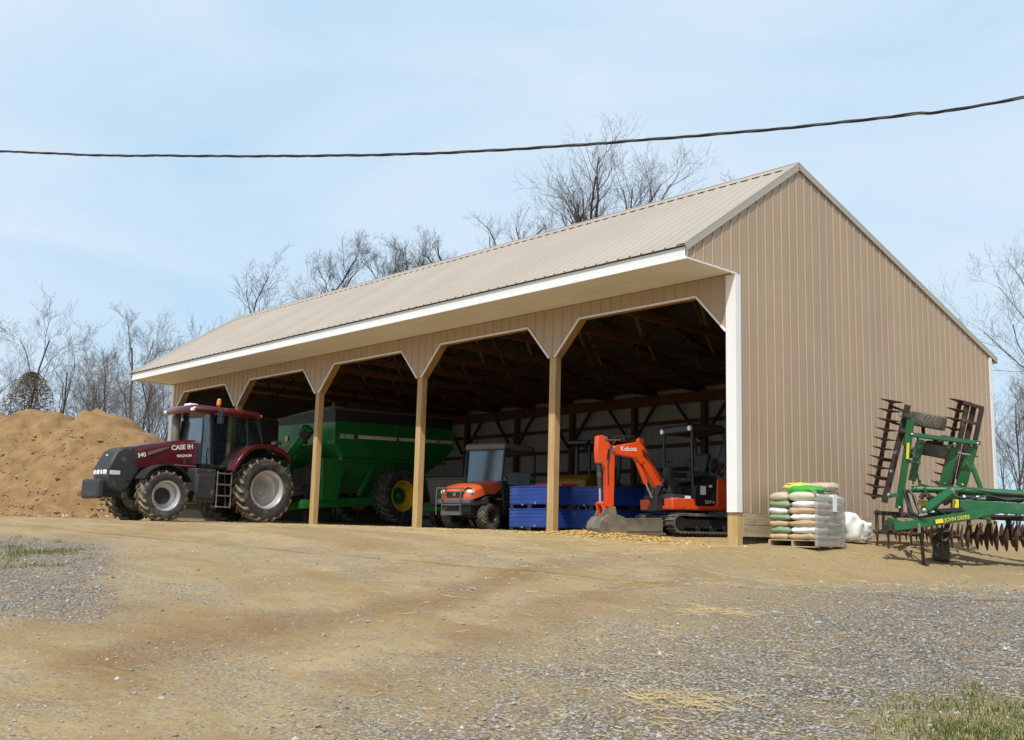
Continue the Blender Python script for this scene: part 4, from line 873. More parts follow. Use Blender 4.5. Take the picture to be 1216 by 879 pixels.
# ------------------------------------------------------------------ mini excavator
X = thing('mini_excavator', 'orange mini excavator with folded boom and black canopy beside the white corner trim', 'excavator', (-2.540, 1.452, .06), -107)
def track(y0, y1):
    b = MB(); r = .19; x0, x1 = -1.05, .44
    path = [(x1 + r * math.cos(a), r + r * math.sin(a)) for a in [R(-90 + 180 * i / 14) for i in range(15)]] + [(x0 + r * math.cos(a), r + r * math.sin(a)) for a in [R(90 + 180 * i / 14) for i in range(15)]]
    n = len(path); P2 = []
    tot = 0; seg = []
    for i in range(n):
        p, q = path[i], path[(i + 1) % n]; L = math.hypot(q[0] - p[0], q[1] - p[1]); seg.append((p, q, L)); tot += L
    rings = [[(p[0], y0, p[1]), (p[0], y1, p[1])] for p in path]
    cxs = [(x1 if p[0] > 0 else x0, r) for p in path]
    ring4 = []
    for i, p in enumerate(path):
        c = Vector((min(max(p[0], x0), x1), r)); d = (Vector(p) - c).normalized(); ip = Vector(p) - d * .035
        ring4.append([(p[0], y0, p[1]), (p[0], y1, p[1]), (ip.x, y1, ip.y), (ip.x, y0, ip.y)])
    b.cur = 0; b.loft(ring4, closed=True)
    m = 46
    for k in range(m):
        s_ = tot * k / m; 
        for p, q, L in seg:
            if s_ <= L: break
            s_ -= L
        if L < 1e-6: continue
        d = Vector((q[0] - p[0], 0, q[1] - p[1])).normalized(); c = Vector((p[0], 0, p[1])) + d * s_; nn = Vector((d.z, 0, -d.x))
        c = c + nn * .008; b.bar((c.x, y0 - .004, c.z), (c.x, y1 + .004, c.z), .03, .03, nn)
    return b.build('track', M['lugdark'], X, smooth=0)
for s in (1, -1):
    tr = track(s * .46 if s > 0 else -.76, .76 if s > 0 else -.46)
    b = MB(); b.bb(-.95, .35, s * .5, s * .72, .10, .29); b.cyl((.44, s * .5, .19), (.44, s * .735, .19), .14, n=20); b.cyl((-1.05, s * .5, .19), (-1.05, s * .735, .19), .14, n=20)
    for x in (-.7, -.35, 0): b.cyl((x, s * .48, .09), (x, s * .73, .09), .06, n=14)
    b.cyl((.0, s * .72, .19), (.0, s * .735, .19), .02, n=10); b.build('track_frame', M['blackpaint'], X, bevel=.01)
b = MB(); b.bb(-.6, .5, -.5, .5, .16, .36); b.cyl((-.12, 0, .34), (-.12, 0, .47), .36, n=28); b.build('undercarriage', M['blackpaint'], X, bevel=.015)
b = MB(); pr = [(.86, -.05), (.90, .02), (.885, .14), (.93, .28)]; sheet(b, pr, -1.0, .73, .03); b.bb(.80, .9, -1.0, .73, -.05, -.02); b.bb(.86, .90, -.99, .72, .21, .24)
bl = b.build('dozer_blade', M['bucket'], X, smooth=30)
b = MB(); b.bar((.86, .42, .12), (.3, .42, .26), .09, .12); b.build('blade_arm', M['blackpaint'], X, bevel=.01)
b = MB(); b.bar((.86, -.42, .12), (.3, -.42, .26), .09, .12); b.build('blade_arm', M['blackpaint'], X, bevel=.01)
# revolving house
b = MB(); b.prism([(.56, .46), (.58, .70), (-.02, .72), (-.02, .57), (-.50, .575), (-.56, .62), (-.56, 1.10), (-.60, 1.17), (-.72, 1.19), (-.84, 1.06), (-.88, .60), (-.80, .47)], .30, .62, 'Y'); b.prism([(.56, .46), (.58, .70), (-.5, .70), (-.80, 1.1), (-.88, .60), (-.80, .47)], -.62, -.30, 'Y'); b.bb(-.9, -.66, -.3, .3, .47, 1.1); b.bb(-.8, .5, -.30, .30, .46, .56); b.build('house_body', M['orange'], X, bevel=.035, seg=3)
b = MB(); b.prism([(-.0, .58), (-.0, .98), (-.2, 1.02), (-.50, 1.22), (-.58, 1.15), (-.55, .60)], .1, .605, 'Y'); b.bb(-.7, .5, -.58, .3, .56, .80); b.prism([(-.2, .8), (-.2, 1.0), (-.5, 1.15), (-.7, 1.15), (-.7, .8)], -.58, .1, 'Y'); b.build('side_cover', M['blackpaint'], X, bevel=.02)
b = MB(); b.bb(.02, .52, -.3, .57, .70, .78); b.build('floor_plate', M['charcoal'], X, bevel=.01)
for q in ((-.14, -.28, .604, .609, .80, .98), (.12, .26, .621, .626, .70, .76), (-.36, -.44, .604, .609, .96, 1.01)):
    b = MB(); b.bb(*q); b.build('notice_sticker', M['decwhite'], X, smooth=0)
text('U27-4', .095, 'lettering', M['decwhite'], X, (-.26, .607, .62), (-1, 0, 0), (0, 0, 1))
for y in (.55, -.50):
    b = MB(); b.tube([(.0, y, .74), (.03, y, 1.9), (.02, y, 2.17)], .034, 8); b.build('canopy_post', M['blackpaint'], X, smooth=50)
    b = MB(); b.tube([(-.70, y, 1.15), (-.84, y, 1.45), (-.82, y, 1.9), (-.76, y, 2.18)], .030, 8); b.tube([(-.62, y, 1.5), (-.80, y, 2.0)], .018, 8); b.build('canopy_post', M['blackpaint'], X, smooth=50)
b = MB(); b.tube([(.02, -.5, 2.16), (.02, .55, 2.16)], .034, 8); b.build('canopy_rail', M['blackpaint'], X, smooth=50)
b = MB(); b.tube([(-.84, -.5, 1.45), (-.84, .55, 1.45)], .025, 8); b.build('canopy_rail', M['blackpaint'], X, smooth=50)
b = MB(); b.loft([[(x, y, z) for x, y in ((.06 - c, -.58 + c), (.06 - c, .60 - c), (-.80 + c, .60 - c), (-.86 + c, .5 - c), (-.86 + c, -.5 + c), (-.80 + c, -.58 + c))] for z, c in ((2.12, .03), (2.15, 0), (2.25, 0), (2.29, .05), (2.30, .15))]); b.build('canopy_roof', M['blackpaint'], X, smooth=40)
for y in (.53, -.50):
    b = MB(); b.cyl((.06, y, 2.185), (.10, y, 2.185), .052, n=14); b.build('work_light', M['lamp'], X)
b = MB(); b.bb(-.55, -.15, -.25, .25, 1.05, 1.2); b.bar((-.5, 0, 1.15), (-.66, 0, 1.72), .5, .14, (1, 0, 0)); b.build('seat', M['black'], X, bevel=.06, seg=3)
b = MB(); b.bb(.12, .36, -.22, .2, .78, 1.12); b.bar((.25, .02, 1.1), (.28, .02, 1.38), .22, .1, (1, 0, 0))
for y in (-.1, .0, .1): b.tube([(.3, y, 1.3), (.27, y, 1.5)], .012, 6); b.ball((.27, y, 1.52), .028, 8, 5)
for y in (.38, -.38): b.bb(-.45, -.05, y - .08, y + .08, 1.2, 1.3); b.tube([(-.05, y, 1.3), (.0, y, 1.5)], .014, 6); b.ball((.0, y, 1.53), .035, 8, 5)
b.build('control_levers', M['charcoal'], X, bevel=.01)
b = MB(); b.lathe([(.0, -.03), (.15, -.03), (.17, 0), (.15, .03), (.0, .03)], (-.62, .48, 1.42), (0, 1, 0), 20); b.tube([(-.5, .56, 1.1), (-.6, .57, 1.3), (-.75, .55, 1.2)], .03, 8); b.build('hose_reel', M['black'], X, smooth=50)
b = MB(); b.bb(-.885, -.87, -.2, .2, .7, .95); b.build('rear_grille', M['black'], X)
for pth in ([(.36, .14, 1.0), (.62, .16, 1.25), (.80, .12, 1.50), (.96, .10, 1.62)], [(.34, .10, 1.02), (.58, .13, 1.30), (.78, .11, 1.56), (.98, .10, 1.70)]):
    b = MB(); b.tube(pth, .014, 6); b.build('hydraulic_hose', M['black'], X, smooth=50)
b = MB(); b.tube([(1.62, .085, 1.86), (1.76, .095, 1.70), (1.80, .085, 1.3), (1.78, .082, .95)], .012, 6); b.build('hydraulic_hose', M['black'], X, smooth=50)
b = MB(); b.tube([(.58, .55, .70), (.40, .625, .70)], .012, 5); b.cyl((.30, .615, .52), (.30, .63, .52), .03, n=10); b.build('tie_down', M['steel'], X)
# boom
b = MB(); b.bb(.34, .66, -.16, .16, .44, .56); b.bb(.40, .62, -.13, .13, .56, .98); b.cyl((.5, 0, .42), (.5, 0, .9), .11, n=16); b.cyl((.45, -.17, .88), (.45, .17, .88), .045, n=12); b.tube([(.3, .15, .9), (.5, .2, 1.1), (.62, .15, .8)], .022, 6); b.tube([(.3, -.1, .95), (.55, -.05, 1.15), (.68, .0, .7)], .022, 6); b.build('swing_bracket', M['black'], X, bevel=.015)
b = MB(); b.prism([(.34, .86), (.56, .84), (.90, 1.34), (1.0, 1.47), (1.08, 1.52), (1.66, 1.58), (1.70, 1.68), (1.66, 1.75), (1.18, 1.85), (1.02, 1.88), (.90, 1.80), (.78, 1.62)], -.085, .085, 'Y'); bo = b.build('boom', M['orange'], X, bevel=.02, smooth=40)
text('Kubota', .135, 'lettering', M['decwhite'], bo, (1.50, .088, 1.655), (-1, 0, .05), (0, 0, 1))
b = MB(); b.prism([(1.02, 1.84), (1.10, 1.84), (1.06, 1.96), (.96, 1.96)], -.085, -.04, 'Y'); b.prism([(1.02, 1.84), (1.12, 1.84), (1.06, 1.96), (.94, 1.96), (.92, 1.84)], .04, .085, 'Y'); b.cyl((1.02, -.1, 1.91), (1.02, .1, 1.91), .03, n=10); b.prism([(1.0, 1.40), (1.1, 1.53), (.9, 1.46)], -.1, .1, 'Y'); b.build('boom_bracket', M['orange'], bo, bevel=.008)
b = MB(); b.cyl((1.03, 0, 1.45), (.82, 0, 1.02), .055, n=12); bc = b.build('boom_cylinder', M['orange'], X, smooth=50); b = MB(); b.cyl((.82, 0, 1.02), (.66, 0, .72), .028, n=10); b.build('piston_rod', M['chrome'], bc, smooth=50)
b = MB(); b.cyl((1.02, 0, 1.91), (1.45, 0, 1.90), .05, n=12); ac = b.build('arm_cylinder', M['blackpaint'], X, smooth=50); b = MB(); b.cyl((1.45, 0, 1.90), (1.86, 0, 1.885), .026, n=10); b.build('piston_rod', M['chrome'], ac, smooth=50)
b = MB(); b.tube([(1.15, .06, 1.98), (1.35, .08, 1.97), (1.5, .07, 1.97), (1.7, .08, 1.9)], .016, 6); b.lathe([(.03, -.02), (.045, -.02), (.045, .02), (.03, .02)], (1.46, .06, 1.92), (0, 1, 0), 12, True); b.build('hydraulic_hose', M['black'], X)
b = MB(); b.prism([(2.04, 1.94), (1.90, 1.96), (1.74, 1.78), (1.64, 1.70), (1.62, 1.56), (1.635, .50), (1.80, .48), (1.84, 1.28), (1.94, 1.36), (2.03, 1.38), (2.055, 1.62)], -.075, .075, 'Y'); am = b.build('dipper_arm', M['orange'], X, bevel=.018, smooth=40)
b = MB(); b.prism([(1.75, 1.45), (1.83, 1.45), (1.80, 1.68), (1.74, 1.66)], .0745, .079, 'Y'); b.build('arm_slot_shade', M['blackpaint'], am, smooth=0)  # thin black plate paints the dark of a slot; no hollow is cut
b = MB(); b.cyl((1.86, -.1, 1.9), (1.86, .1, 1.9), .035, n=10); b.cyl((1.68, -.11, 1.66), (1.68, .11, 1.66), .04, n=10); b.cyl((1.97, -.1, 1.4), (1.97, .1, 1.4), .03, n=10); b.build('pivot_pin', M['steel'], am)
b = MB(); b.cyl((1.97, 0, 1.42), (1.935, 0, .86), .05, n=12); kc = b.build('bucket_cylinder', M['charcoal'], X, smooth=50); b = MB(); b.cyl((1.935, 0, .86), (1.925, 0, .55), .026, n=10); b.build('piston_rod', M['chrome'], kc, smooth=50)
b = MB()
for s in (1, -1): b.bar((1.93, s * .09, .56), (1.70, s * .09, .50), .03, .08); b.bar((1.93, s * .11, .56), (1.86, s * .11, .30), .03, .08, (1, 0, 0))
b.cyl((1.925, -.13, .56), (1.925, .13, .56), .035, n=10); b.cyl((1.70, -.13, .42), (1.70, .13, .42), .04, n=10); b.prism([(1.62, .5), (1.82, .5), (1.80, .34), (1.64, .34)], -.06, .06, 'Y'); b.build('bucket_link', M['orange'], X, bevel=.008)
b = MB(); pth = [(1.49, .27), (1.66, .32), (1.84, .32), (1.97, .27), (2.06, .17), (2.09, .05), (2.05, -.04), (1.96, -.09), (1.75, -.10), (1.47, -.085)]; sheet(b, pth, -.27, .27, .025)
for y in (-.27, .255): b.prism([(q[0], q[1]) for q in pth] + [(1.43, .0), (1.42, .15)], y, y + .015, 'Y')
for i in range(4): y = -.23 + i * .153; b.bar((1.5, y, -.085), (1.34, y, -.08), .05, .03)
for y in (-.12, .12): b.prism([(1.6, .34), (1.98, .30), (1.92, .44), (1.64, .50)], y - .015, y + .015, 'Y')
b.build('bucket', M['bucket'], X, smooth=40, bevel=.005)
# ------------------------------------------------------------------ blue bins
def bin_(loc, size, label, rz=0):
    sx, sy, sz = size; t = thing('blue_bin', label, 'storage bin', loc, rz, 'blue bins stacked in the barn')
    b = MB(); hx, hy = sx / 2, sy / 2
    z0 = .09
    for (x0, x1, y0, y1) in ((-hx, hx, -hy, -hy + .03), (-hx, hx, hy - .03, hy), (-hx, -hx + .03, -hy + .03, hy - .03), (hx - .03, hx, -hy + .03, hy - .03)): b.bb(x0, x1, y0, y1, z0, sz - .02)
    n = 4
    for i in range(n):      # pressed horizontal ribs
        za = z0 + .025 + (sz - z0 - .05) * i / n; zb = za + (sz - z0 - .05) / n * .86
        b.bb(-hx - .006, hx + .006, -hy - .006, hy + .006, za, zb)
    b.build('wall', M['blue'], t, bevel=.008)
    b = MB(); b.bb(-hx - .018, hx + .018, -hy - .018, hy + .018, sz - .035, sz); b.build('rim', M['blue'], t, bevel=.008)
    b = MB()
    for x in (-hx + .06, 0, hx - .06):
        for y in (-hy + .06, hy - .06): b.bb(x - .06, x + .06, y - .05, y + .05, 0, z0)
    b.build('foot', M['blackpaint'], t, bevel=.004)
    b = MB(); b.bb(hx * .3, hx * .3 + .05, -hy - .022, -hy - .012, z0 + .01, z0 + .06); b.bb(-hx * .35, -hx * .35 + .06, -hy - .022, -hy - .012, z0 - .02, z0 + .02); b.build('latch', M['steel'], t)
    return t
bz = gz(-6.5, 1.6)
L1 = (-6.68, 1.62); S1 = (1.36, 1.25, .535)
bin_((L1[0], L1[1], bz), S1, 'lower blue bin right beside the orange utility vehicle')
bin_((L1[0], L1[1], bz + .54), S1, 'upper blue bin right beside the orange utility vehicle')
L2 = (-5.35, 2.35); S2 = (1.30, 1.25, .535)
bz2 = gz(-5.3, 2.3)
bin_((L2[0], L2[1], bz2), S2, 'lower blue bin behind the excavator arm')
bin_((L2[0], L2[1], bz2 + .54), S2, 'upper blue bin behind the excavator arm')
L3 = (-4.3, 3.2); bz3 = gz(-4.2, 3.2)
bin_((L3[0] + .05, L3[1] + .3, bz3), (1.0, 1.2, .535), 'lower blue bin in the shade nearest the excavator tracks')
bin_((L3[0] + .05, L3[1] + .3, bz3 + .54), (1.0, 1.2, .535), 'upper blue bin in the shade nearest the excavator tracks')
b = MB(); b.bb(-7.0, -6.05, 1.45, 2.0, bz + 1.08, bz + 1.14); b.bb(-6.95, -6.1, 1.5, 1.56, bz + 1.14, bz + 1.16); o = b.build('red_board', M['redboard'], None, bevel=.006); tag(o, 'flat red board lying on the upper blue bin', 'board')

# ------------------------------------------------------------------ dim machines deeper in the barn
Y = thing('loader_tractor', 'old yellow loader with dark flat canopy standing deep behind the blue bins', 'loader', (-10.2, 7.4, gz(-10, 7.4)), -75)
b = MB(); b.prism([(1.9, .9), (1.9, 1.45), (1.6, 1.62), (.3, 1.70), (.3, .9)], -.45, .45, 'Y'); b.build('hood', M['machyellow'], Y, bevel=.04)
b = MB(); b.bb(-1.2, .3, -.55, .55, .7, 1.25); b.bb(-1.6, -.9, -.8, .8, .9, 1.5); b.bb(-1.2, 1.9, -.3, .3, .5, .9); b.build('body', M['machyellow'], Y, bevel=.03)
b = MB(); b.bb(-1.35, .75, -.85, .85, 2.58, 2.74); b.build('canopy_roof', M['blackpaint'], Y, bevel=.04)
b = MB()
for x, x2 in ((.35, .25), (-1.1, -1.1)):
    for s in (1, -1): b = MB(); b.bar((x, s * .7, 1.2), (x2, s * .75, 2.6), .1, .1, (1, 0, 0)); b.build('canopy_post', M['blackpaint'], Y, bevel=.01)
b = MB(); b.cyl((1.2, .2, 1.6), (1.2, .2, 2.5), .05, n=10); b.tube([(1.2, .2, 2.5), (1.25, .2, 2.6), (1.4, .2, 2.62)], .05, 10); b.build('exhaust_stack', M['blackpaint'], Y)
for s in (1, -1):
    wheel(Y, (-.7, s * .95, .75), .75, .42, .38, s, M['machyellow'], M['lugdark'], n=18)
    wheel(Y, (1.5, s * .85, .48), .48, .3, .25, s, M['machyellow'], M['lugdark'], n=16, lugh=.03)
b = MB()
for s in (1, -1): b.bar((.2, s * .65, 1.5), (2.3, s * .6, 1.0), .1, .16); b.bar((2.3, s * .6, 1.05), (2.9, s * .6, .4), .1, .16)
b.build('loader_arm', M['machyellow'], Y, bevel=.02)
b = MB(); sheet(b, [(2.75, 1.0), (2.7, .5), (2.85, .2), (3.5, .15)], -.95, .95, .03); b.build('bucket', M['machyellow'], Y)
b = MB(); b.bar((-.5, 0, 1.3), (-.7, 0, 1.95), .5, .12, (1, 0, 0)); b.bb(-.6, -.1, -.25, .25, 1.2, 1.35); b.bar((.3, 0, 1.5), (.05, 0, 1.9), .05, .05); b.lathe([(.16, -.012), (.19, -.012), (.19, .012), (.16, .012)], (.05, 0, 1.9), (-.6, 0, .8), 18, True); b.build('seat', M['black'], Y, bevel=.02)
G = thing('seed_drill', 'grey box implement half hidden in the dark behind the orange utility vehicle', 'implement', (-13.1, 4.6, gz(-13, 4.6)), -82)
b = MB(); b.prism([(-.5, .7), (.5, .7), (.7, 1.45), (-.7, 1.45)], -1.2, 1.2, 'Y'); b.build('hopper', M['grey'], G, bevel=.02)
b = MB(); b.prism([(-.74, 1.45), (.74, 1.45), (.74, 1.5), (0, 1.62), (-.74, 1.5)], -1.22, 1.22, 'Y'); b.build('lid', M['grey'], G, bevel=.01)
b = MB(); b.bb(-.9, .9, -1.25, 1.25, .5, .62); b.bar((.9, -.8, .55), (2.2, 0, .5), .1, .12); b.bar((.9, .8, .55), (2.2, 0, .5), .1, .12); b.build('frame', M['cartgreen'], G, bevel=.01)
for s in (1, -1): wheel(G, (-.2, s * 1.45, .42), .42, .24, .22, s, M['decal'], M['lugdark'], n=16, lugh=.02)
b = MB()
for i in range(9): y = -1.1 + i * .275; b.bar((-.6, y, .5), (-.95, y, .06), .04, .06, (1, 0, 0))
b.build('coulter', M['rustdark'], G)

# ------------------------------------------------------------------ pallet with bags
px, py = .80, 1.06; pz = gz(.9, .9) - .005; PRZ = 2
P = thing('pallet', 'wooden pallet under the stacked seed bags by the gable wall', 'pallet', (px, py, pz), PRZ)
PX, PY = 1.0, 1.02
for i in range(5):
    b = MB(); y = -PY / 2 + .06 + i * (PY - .12) / 4; b.bb(-PX / 2, PX / 2, y - .055, y + .055, .115, .135); b.build('deck_board', M['board'], P, bevel=.003)
for x in (-PX / 2 + .02, 0, PX / 2 - .02):
    b = MB(); b.bb(x - .02, x + .02, -PY / 2, PY / 2, .02, .1145); b.build('stringer', M['board'], P, bevel=.003)
for y in (-PY / 2 + .05, 0, PY / 2 - .05):
    b = MB(); b.bb(-PX / 2, PX / 2, y - .05, y + .05, 0, .0195); b.build('bottom_board', M['board'], P, bevel=.003)
bagc = {'tan': (.50, .36, .21), 'brown': (.44, .33, .20), 'sage': (.20, .29, .16), 'white': (.74, .74, .74), 'buff': (.50, .41, .31), 'lime': (.05, .36, .04), 'yellowgreen': (.46, .55, .10), 'pale': (.56, .56, .42)}
BM = {k: mat(k + '_paper_bag', v, .6, 0, .12, 3, .25, 12) for k, v in bagc.items()}
bseed = [0]
def bag(name, loc, size, m, label, rz=0, pitch=0, cat='bag', group='bags stacked on the pallet', wr=.02):
    bseed[0] += 1; sd = bseed[0] * 3.7; hx, hy, hz = size[0] / 2, size[1] / 2, size[2] / 2
    b = MB(); n, k = 40, 14; rings = []
    def sp(v, e): return math.copysign(abs(v) ** e, v)
    for j in range(k + 1):
        ph = -PI / 2 + PI * j / k; c = max(math.cos(ph), .001) ** .55; z = sp(math.sin(ph), .8)
        ring = []
        for i in range(n):
            a = 2 * PI * i / n; x = sp(math.cos(a), .38) * c; y = sp(math.sin(a), .38) * c
            q = Vector((x * hx, y * hy, z * hz)); d = noise.noise((q.x * 6 + sd, q.y * 6, q.z * 8)) * wr + noise.noise((q.x * 17 + sd, q.y * 17, q.z * 22)) * wr * .5
            sag = -.12 * hz * (x * x + y * y) * (1 if z > 0 else .2)
            ring.append(q * (1 + d / max(hz, .03) * .35) + Vector((0, 0, d + sag)))
        rings.append(ring)
    b.loft(rings)
    # crimped seams at both ends
    for s in (-1, 1): b.box((s * (hx + .004), 0, -.01), (.025, hy * 1.5, .006))
    o = b.build(name, m, None, smooth=60); o.location = loc; o.rotation_euler = (0, R(pitch), R(rz))
    tag(o, label, cat, group); return o
Mp = Matrix.Translation((px, py, pz)) @ Matrix.Rotation(R(PRZ), 4, 'Z')
LH = .118
rows = [('tan', 'brown'), ('sage', 'white'), ('tan', 'brown'), ('sage', 'white'), ('white', 'tan'), ('sage', 'white'), ('buff', 'pale')]
ordn = ['bottom', 'second', 'third', 'fourth', 'fifth', 'sixth', 'seventh']
backc = ['brown', 'sage', 'tan', 'sage', 'brown', 'buff', 'white']
for i, (ca, cb) in enumerate(rows):
    z = .137 + LH * (i + .5); A = i % 2 == 0
    wa = .40 if A else .46; wb = 1.0 - wa
    hz = LH * (1.28 if i < 6 else 1.55); dz = 0 if i < 6 else .02
    for nm, c, w_, x0 in (('left', ca, wa, -.50), ('right', cb, wb, -.50 + wa)):
        p = Mp @ Vector((x0 + w_ / 2, -.51 + .25 + rnd.uniform(-.012, .012), z + dz)); wide = w_ > .45
        bag('seed_bag', p, (w_ + .01, .53, hz), BM[c], f'{c} paper bag at the {nm} of the front face, {ordn[i]} layer up from the pallet', PRZ + rnd.uniform(-2, 2))
    p = Mp @ Vector((.02, .265, z + dz)); bag('seed_bag', p, (.99, .52, LH * 1.26 if i < 6 else .17), BM[backc[i]], f'{backc[i]} bag in the rear half of the stack, {ordn[i]} layer up from the pallet', PRZ)
zt = .137 + LH * 7
bag('seed_bag', Mp @ Vector((.16, -.26, zt + .085)), (.62, .42, .16), BM['lime'], 'bright green bag lying flat on top of the pallet stack', PRZ - 4)
o = bag('seed_bag', Mp @ Vector((-.20, .10, zt + .17)), (.56, .42, .15), BM['yellowgreen'], 'yellow and green bag on the rear left top of the pallet stack', PRZ + 12)
bag('seed_bag', Mp @ Vector((.22, .20, zt + .16)), (.54, .46, .17), BM['buff'], 'buff bag beside the yellow and green bag on top of the stack', PRZ - 6)
b = MB(); b.box((-.02, -.14, .052), (.3, .06, .03)); q = b.build('printed_band', M['decal'], o, bevel=.01)
# clear stretch wrap round the right-hand end
wrapm = mat('stretch_wrap', (.52, .51, .50), .14, 0, .1, 4, .9, 7, alpha=.28)
b = MB(); N, Kk = 30, 16; out = []; inn = []
for layer in (0, 1):
    vs = []
    for j in range(Kk + 1):
        z = .03 + (.137 + LH * 7.3) * j / Kk
        for i in range(N + 1):
            u = i / N; L = .05 + 1.06 + .45; d = u * L
            if d < .05: x, y, nx, ny = .48 + d, -.535, 0, -1
            elif d < 1.11: x, y, nx, ny = .53, -.535 + (d - .05), 1, 0
            else: x, y, nx, ny = .53 - (d - 1.11), .53, 0, 1
            if j >= Kk - 1: x -= nx * .06 * (j - Kk + 2); y -= ny * .06 * (j - Kk + 2)
            w_ = .010 * noise.noise((d * 5, z * 9, 2)) + .012 * math.sin((z * 2 + d) * 14) * .4 + (.004 if layer else 0)
            vs.append((x + nx * w_, y + ny * w_, z))
    o_ = len(b.v); W1 = N + 1
    b.add(vs, [(j * W1 + i, j * W1 + i + 1, (j + 1) * W1 + i + 1, (j + 1) * W1 + i) for j in range(Kk) for i in range(N)])
b.v = b.v[:(N + 1) * (Kk + 1)]; b.f = b.f[:N * Kk]; b.m = b.m[:N * Kk]
o = b.build('stretch_wrap', wrapm, None, smooth=60); o.matrix_world = Mp; tag(o, 'clear grey plastic wrap round the right end of the bag stack', 'plastic wrap')
sd_ = o.modifiers.new('thick', 'SOLIDIFY'); sd_.thickness = .003
b = MB(); b.bb(.541, .548, .02, .17, .66, .98); o = b.build('paper_tag', M['decwhite'], None, smooth=0); o.matrix_world = Mp; tag(o, 'white paper tag stuck on the wrapped right side of the stack', 'tag')
# white sack on the ground
b = MB(); n, k = 44, 18; rings = []
for j in range(k + 1):
    ph = -PI / 2 + PI * j / k; c = max(math.cos(ph), .01) ** .7; z = math.sin(ph)
    ring = []
    for i in range(n):
        a = 2 * PI * i / n; yy_ = math.sin(a) * c
        hgt = .215 - .16 * yy_ - .05 * yy_ * yy_
        q = Vector((math.cos(a) * c * .24, yy_ * .40, hgt + z * hgt * .98 if z > 0 else hgt * (1 + max(z * 1.3, -1) * .97)))
        q += Vector((math.cos(a), math.sin(a), .4)) * (.05 * noise.noise((q.x * 6, q.y * 6, q.z * 5)) + .10 * (abs(noise.noise((q.x * 9, q.y * 9, q.z * 8))) - .2) + .05 * (abs(noise.noise((q.x * 19, q.y * 19, q.z * 17))) - .2))
        ring.append(q)
    rings.append(ring)
b.loft(rings)
o = b.build('white_sack', M['decwhite'], None, smooth=70); o.location = (.95, 2.62, gz(.95, 2.6) + .04); tag(o, 'slumped white plastic sack lying right of the pallet', 'sack')
b = MB(); b.box((.205, -.16, .335), (.05, .10, .07), Matrix.Rotation(R(-30), 3, 'Y')); b.build('printed_mark', M['decal'], o)

# ------------------------------------------------------------------ disc harrow
H0 = Vector((2.401, 3.241, -0.110)); H0.z = gz(H0.x, H0.y)
H = thing('disc_harrow', 'green folded disc harrow with rusty disc gangs raised beside the gable wall', 'disc harrow', H0)
def h(u): return Vector(u) - H0
def hb(name, m, parts, bevel=.008, smooth=0, parent=None):
    b = MB()
    for q in parts:
        k = q[0]
        if k == 'bar': b.bar(h(q[1]), h(q[2]), q[3], q[4], q[5] if len(q) > 5 else (0, 0, 1))
        elif k == 'tube': b.tube([h(p) for p in q[1]], q[2], 8)
        elif k == 'cyl': b.cyl(h(q[1]), h(q[2]), q[3], n=12)
        elif k == 'ball': b.ball(h(q[1]), q[2], 8, 5)
    return b.build(name, m, parent or H, bevel=bevel, smooth=smooth)
def hs(name, m, parts, *a):
    for q in parts: hb(name, m, [q], *a)
VIEW = Vector((-.72, .68, .02))
def gang(a, c, n, rad, first=0.0, last=1.0, dish=.035, spool=.045):
    a = h(a); c = h(c); ax = (c - a).normalized()
    b = MB(); b.cyl(a - ax * .05, c + ax * .05, .03, n=10)
    for i in range(n - 1):
        p = a + (c - a) * (i + .5) / (n - 1) if n > 1 else a
        d = (c - a).length / (n - 1); b.cyl(p - ax * d * .3, p + ax * d * .3, spool, n=10)
    sh_ = b.build('gang_shaft', M['rustdark'], H, smooth=40)
    for i in range(n):
        p = a + (c - a) * i / (n - 1)
        b = MB(); b.lathe([(.001, 0), (rad * .35, .002), (rad * .7, dish * .4), (rad, dish), (rad, dish + .006), (rad * .7, dish * .4 + .008), (rad * .35, .012), (.001, .010)], p, ax, 26)
        b.lathe([(.001, -.02), (.06, -.02), (.06, .03), (.001, .03)], p, ax, 12)
        b.build('disc_blade', M['rust'], sh_, smooth=40)
    return sh_
# raised wing, front gang
gang((1.238, 2.826, 0.840), (1.649, 2.845, 2.679), 11, .225)
hb('gang_beam', M['rustdark'], [('bar', (1.463, 2.796, 0.722), (1.961, 2.895, 2.611), .10, .10, VIEW), ('bar', (1.625, 2.835, 2.613), (1.926, 2.888, 2.481), .05, .05), ('bar', (1.241, 2.822, 0.873), (1.508, 2.818, 0.836), .05, .05), ('bar', (1.574, 2.847, 2.318), (1.865, 2.886, 2.204), .04, .05), ('bar', (1.399, 2.833, 1.563), (1.686, 2.852, 1.520), .04, .05), ('bar', (1.318, 2.829, 1.201), (1.595, 2.837, 1.162), .04, .05), ('cyl', (1.920, 2.756, 2.386), (2.017, 2.868, 2.341), .06), ('cyl', (1.847, 2.745, 2.095), (1.936, 2.841, 2.081), .05)])
hs('scraper', M['steel'], [('bar', (1.776, 2.757, 1.707), (1.788, 2.632, 1.664), .04, .04), ('ball', (1.709, 2.629, 1.310), .035), ('ball', (1.632, 2.649, 0.860), .04), ('ball', (1.936, 2.625, 2.389), .035)])
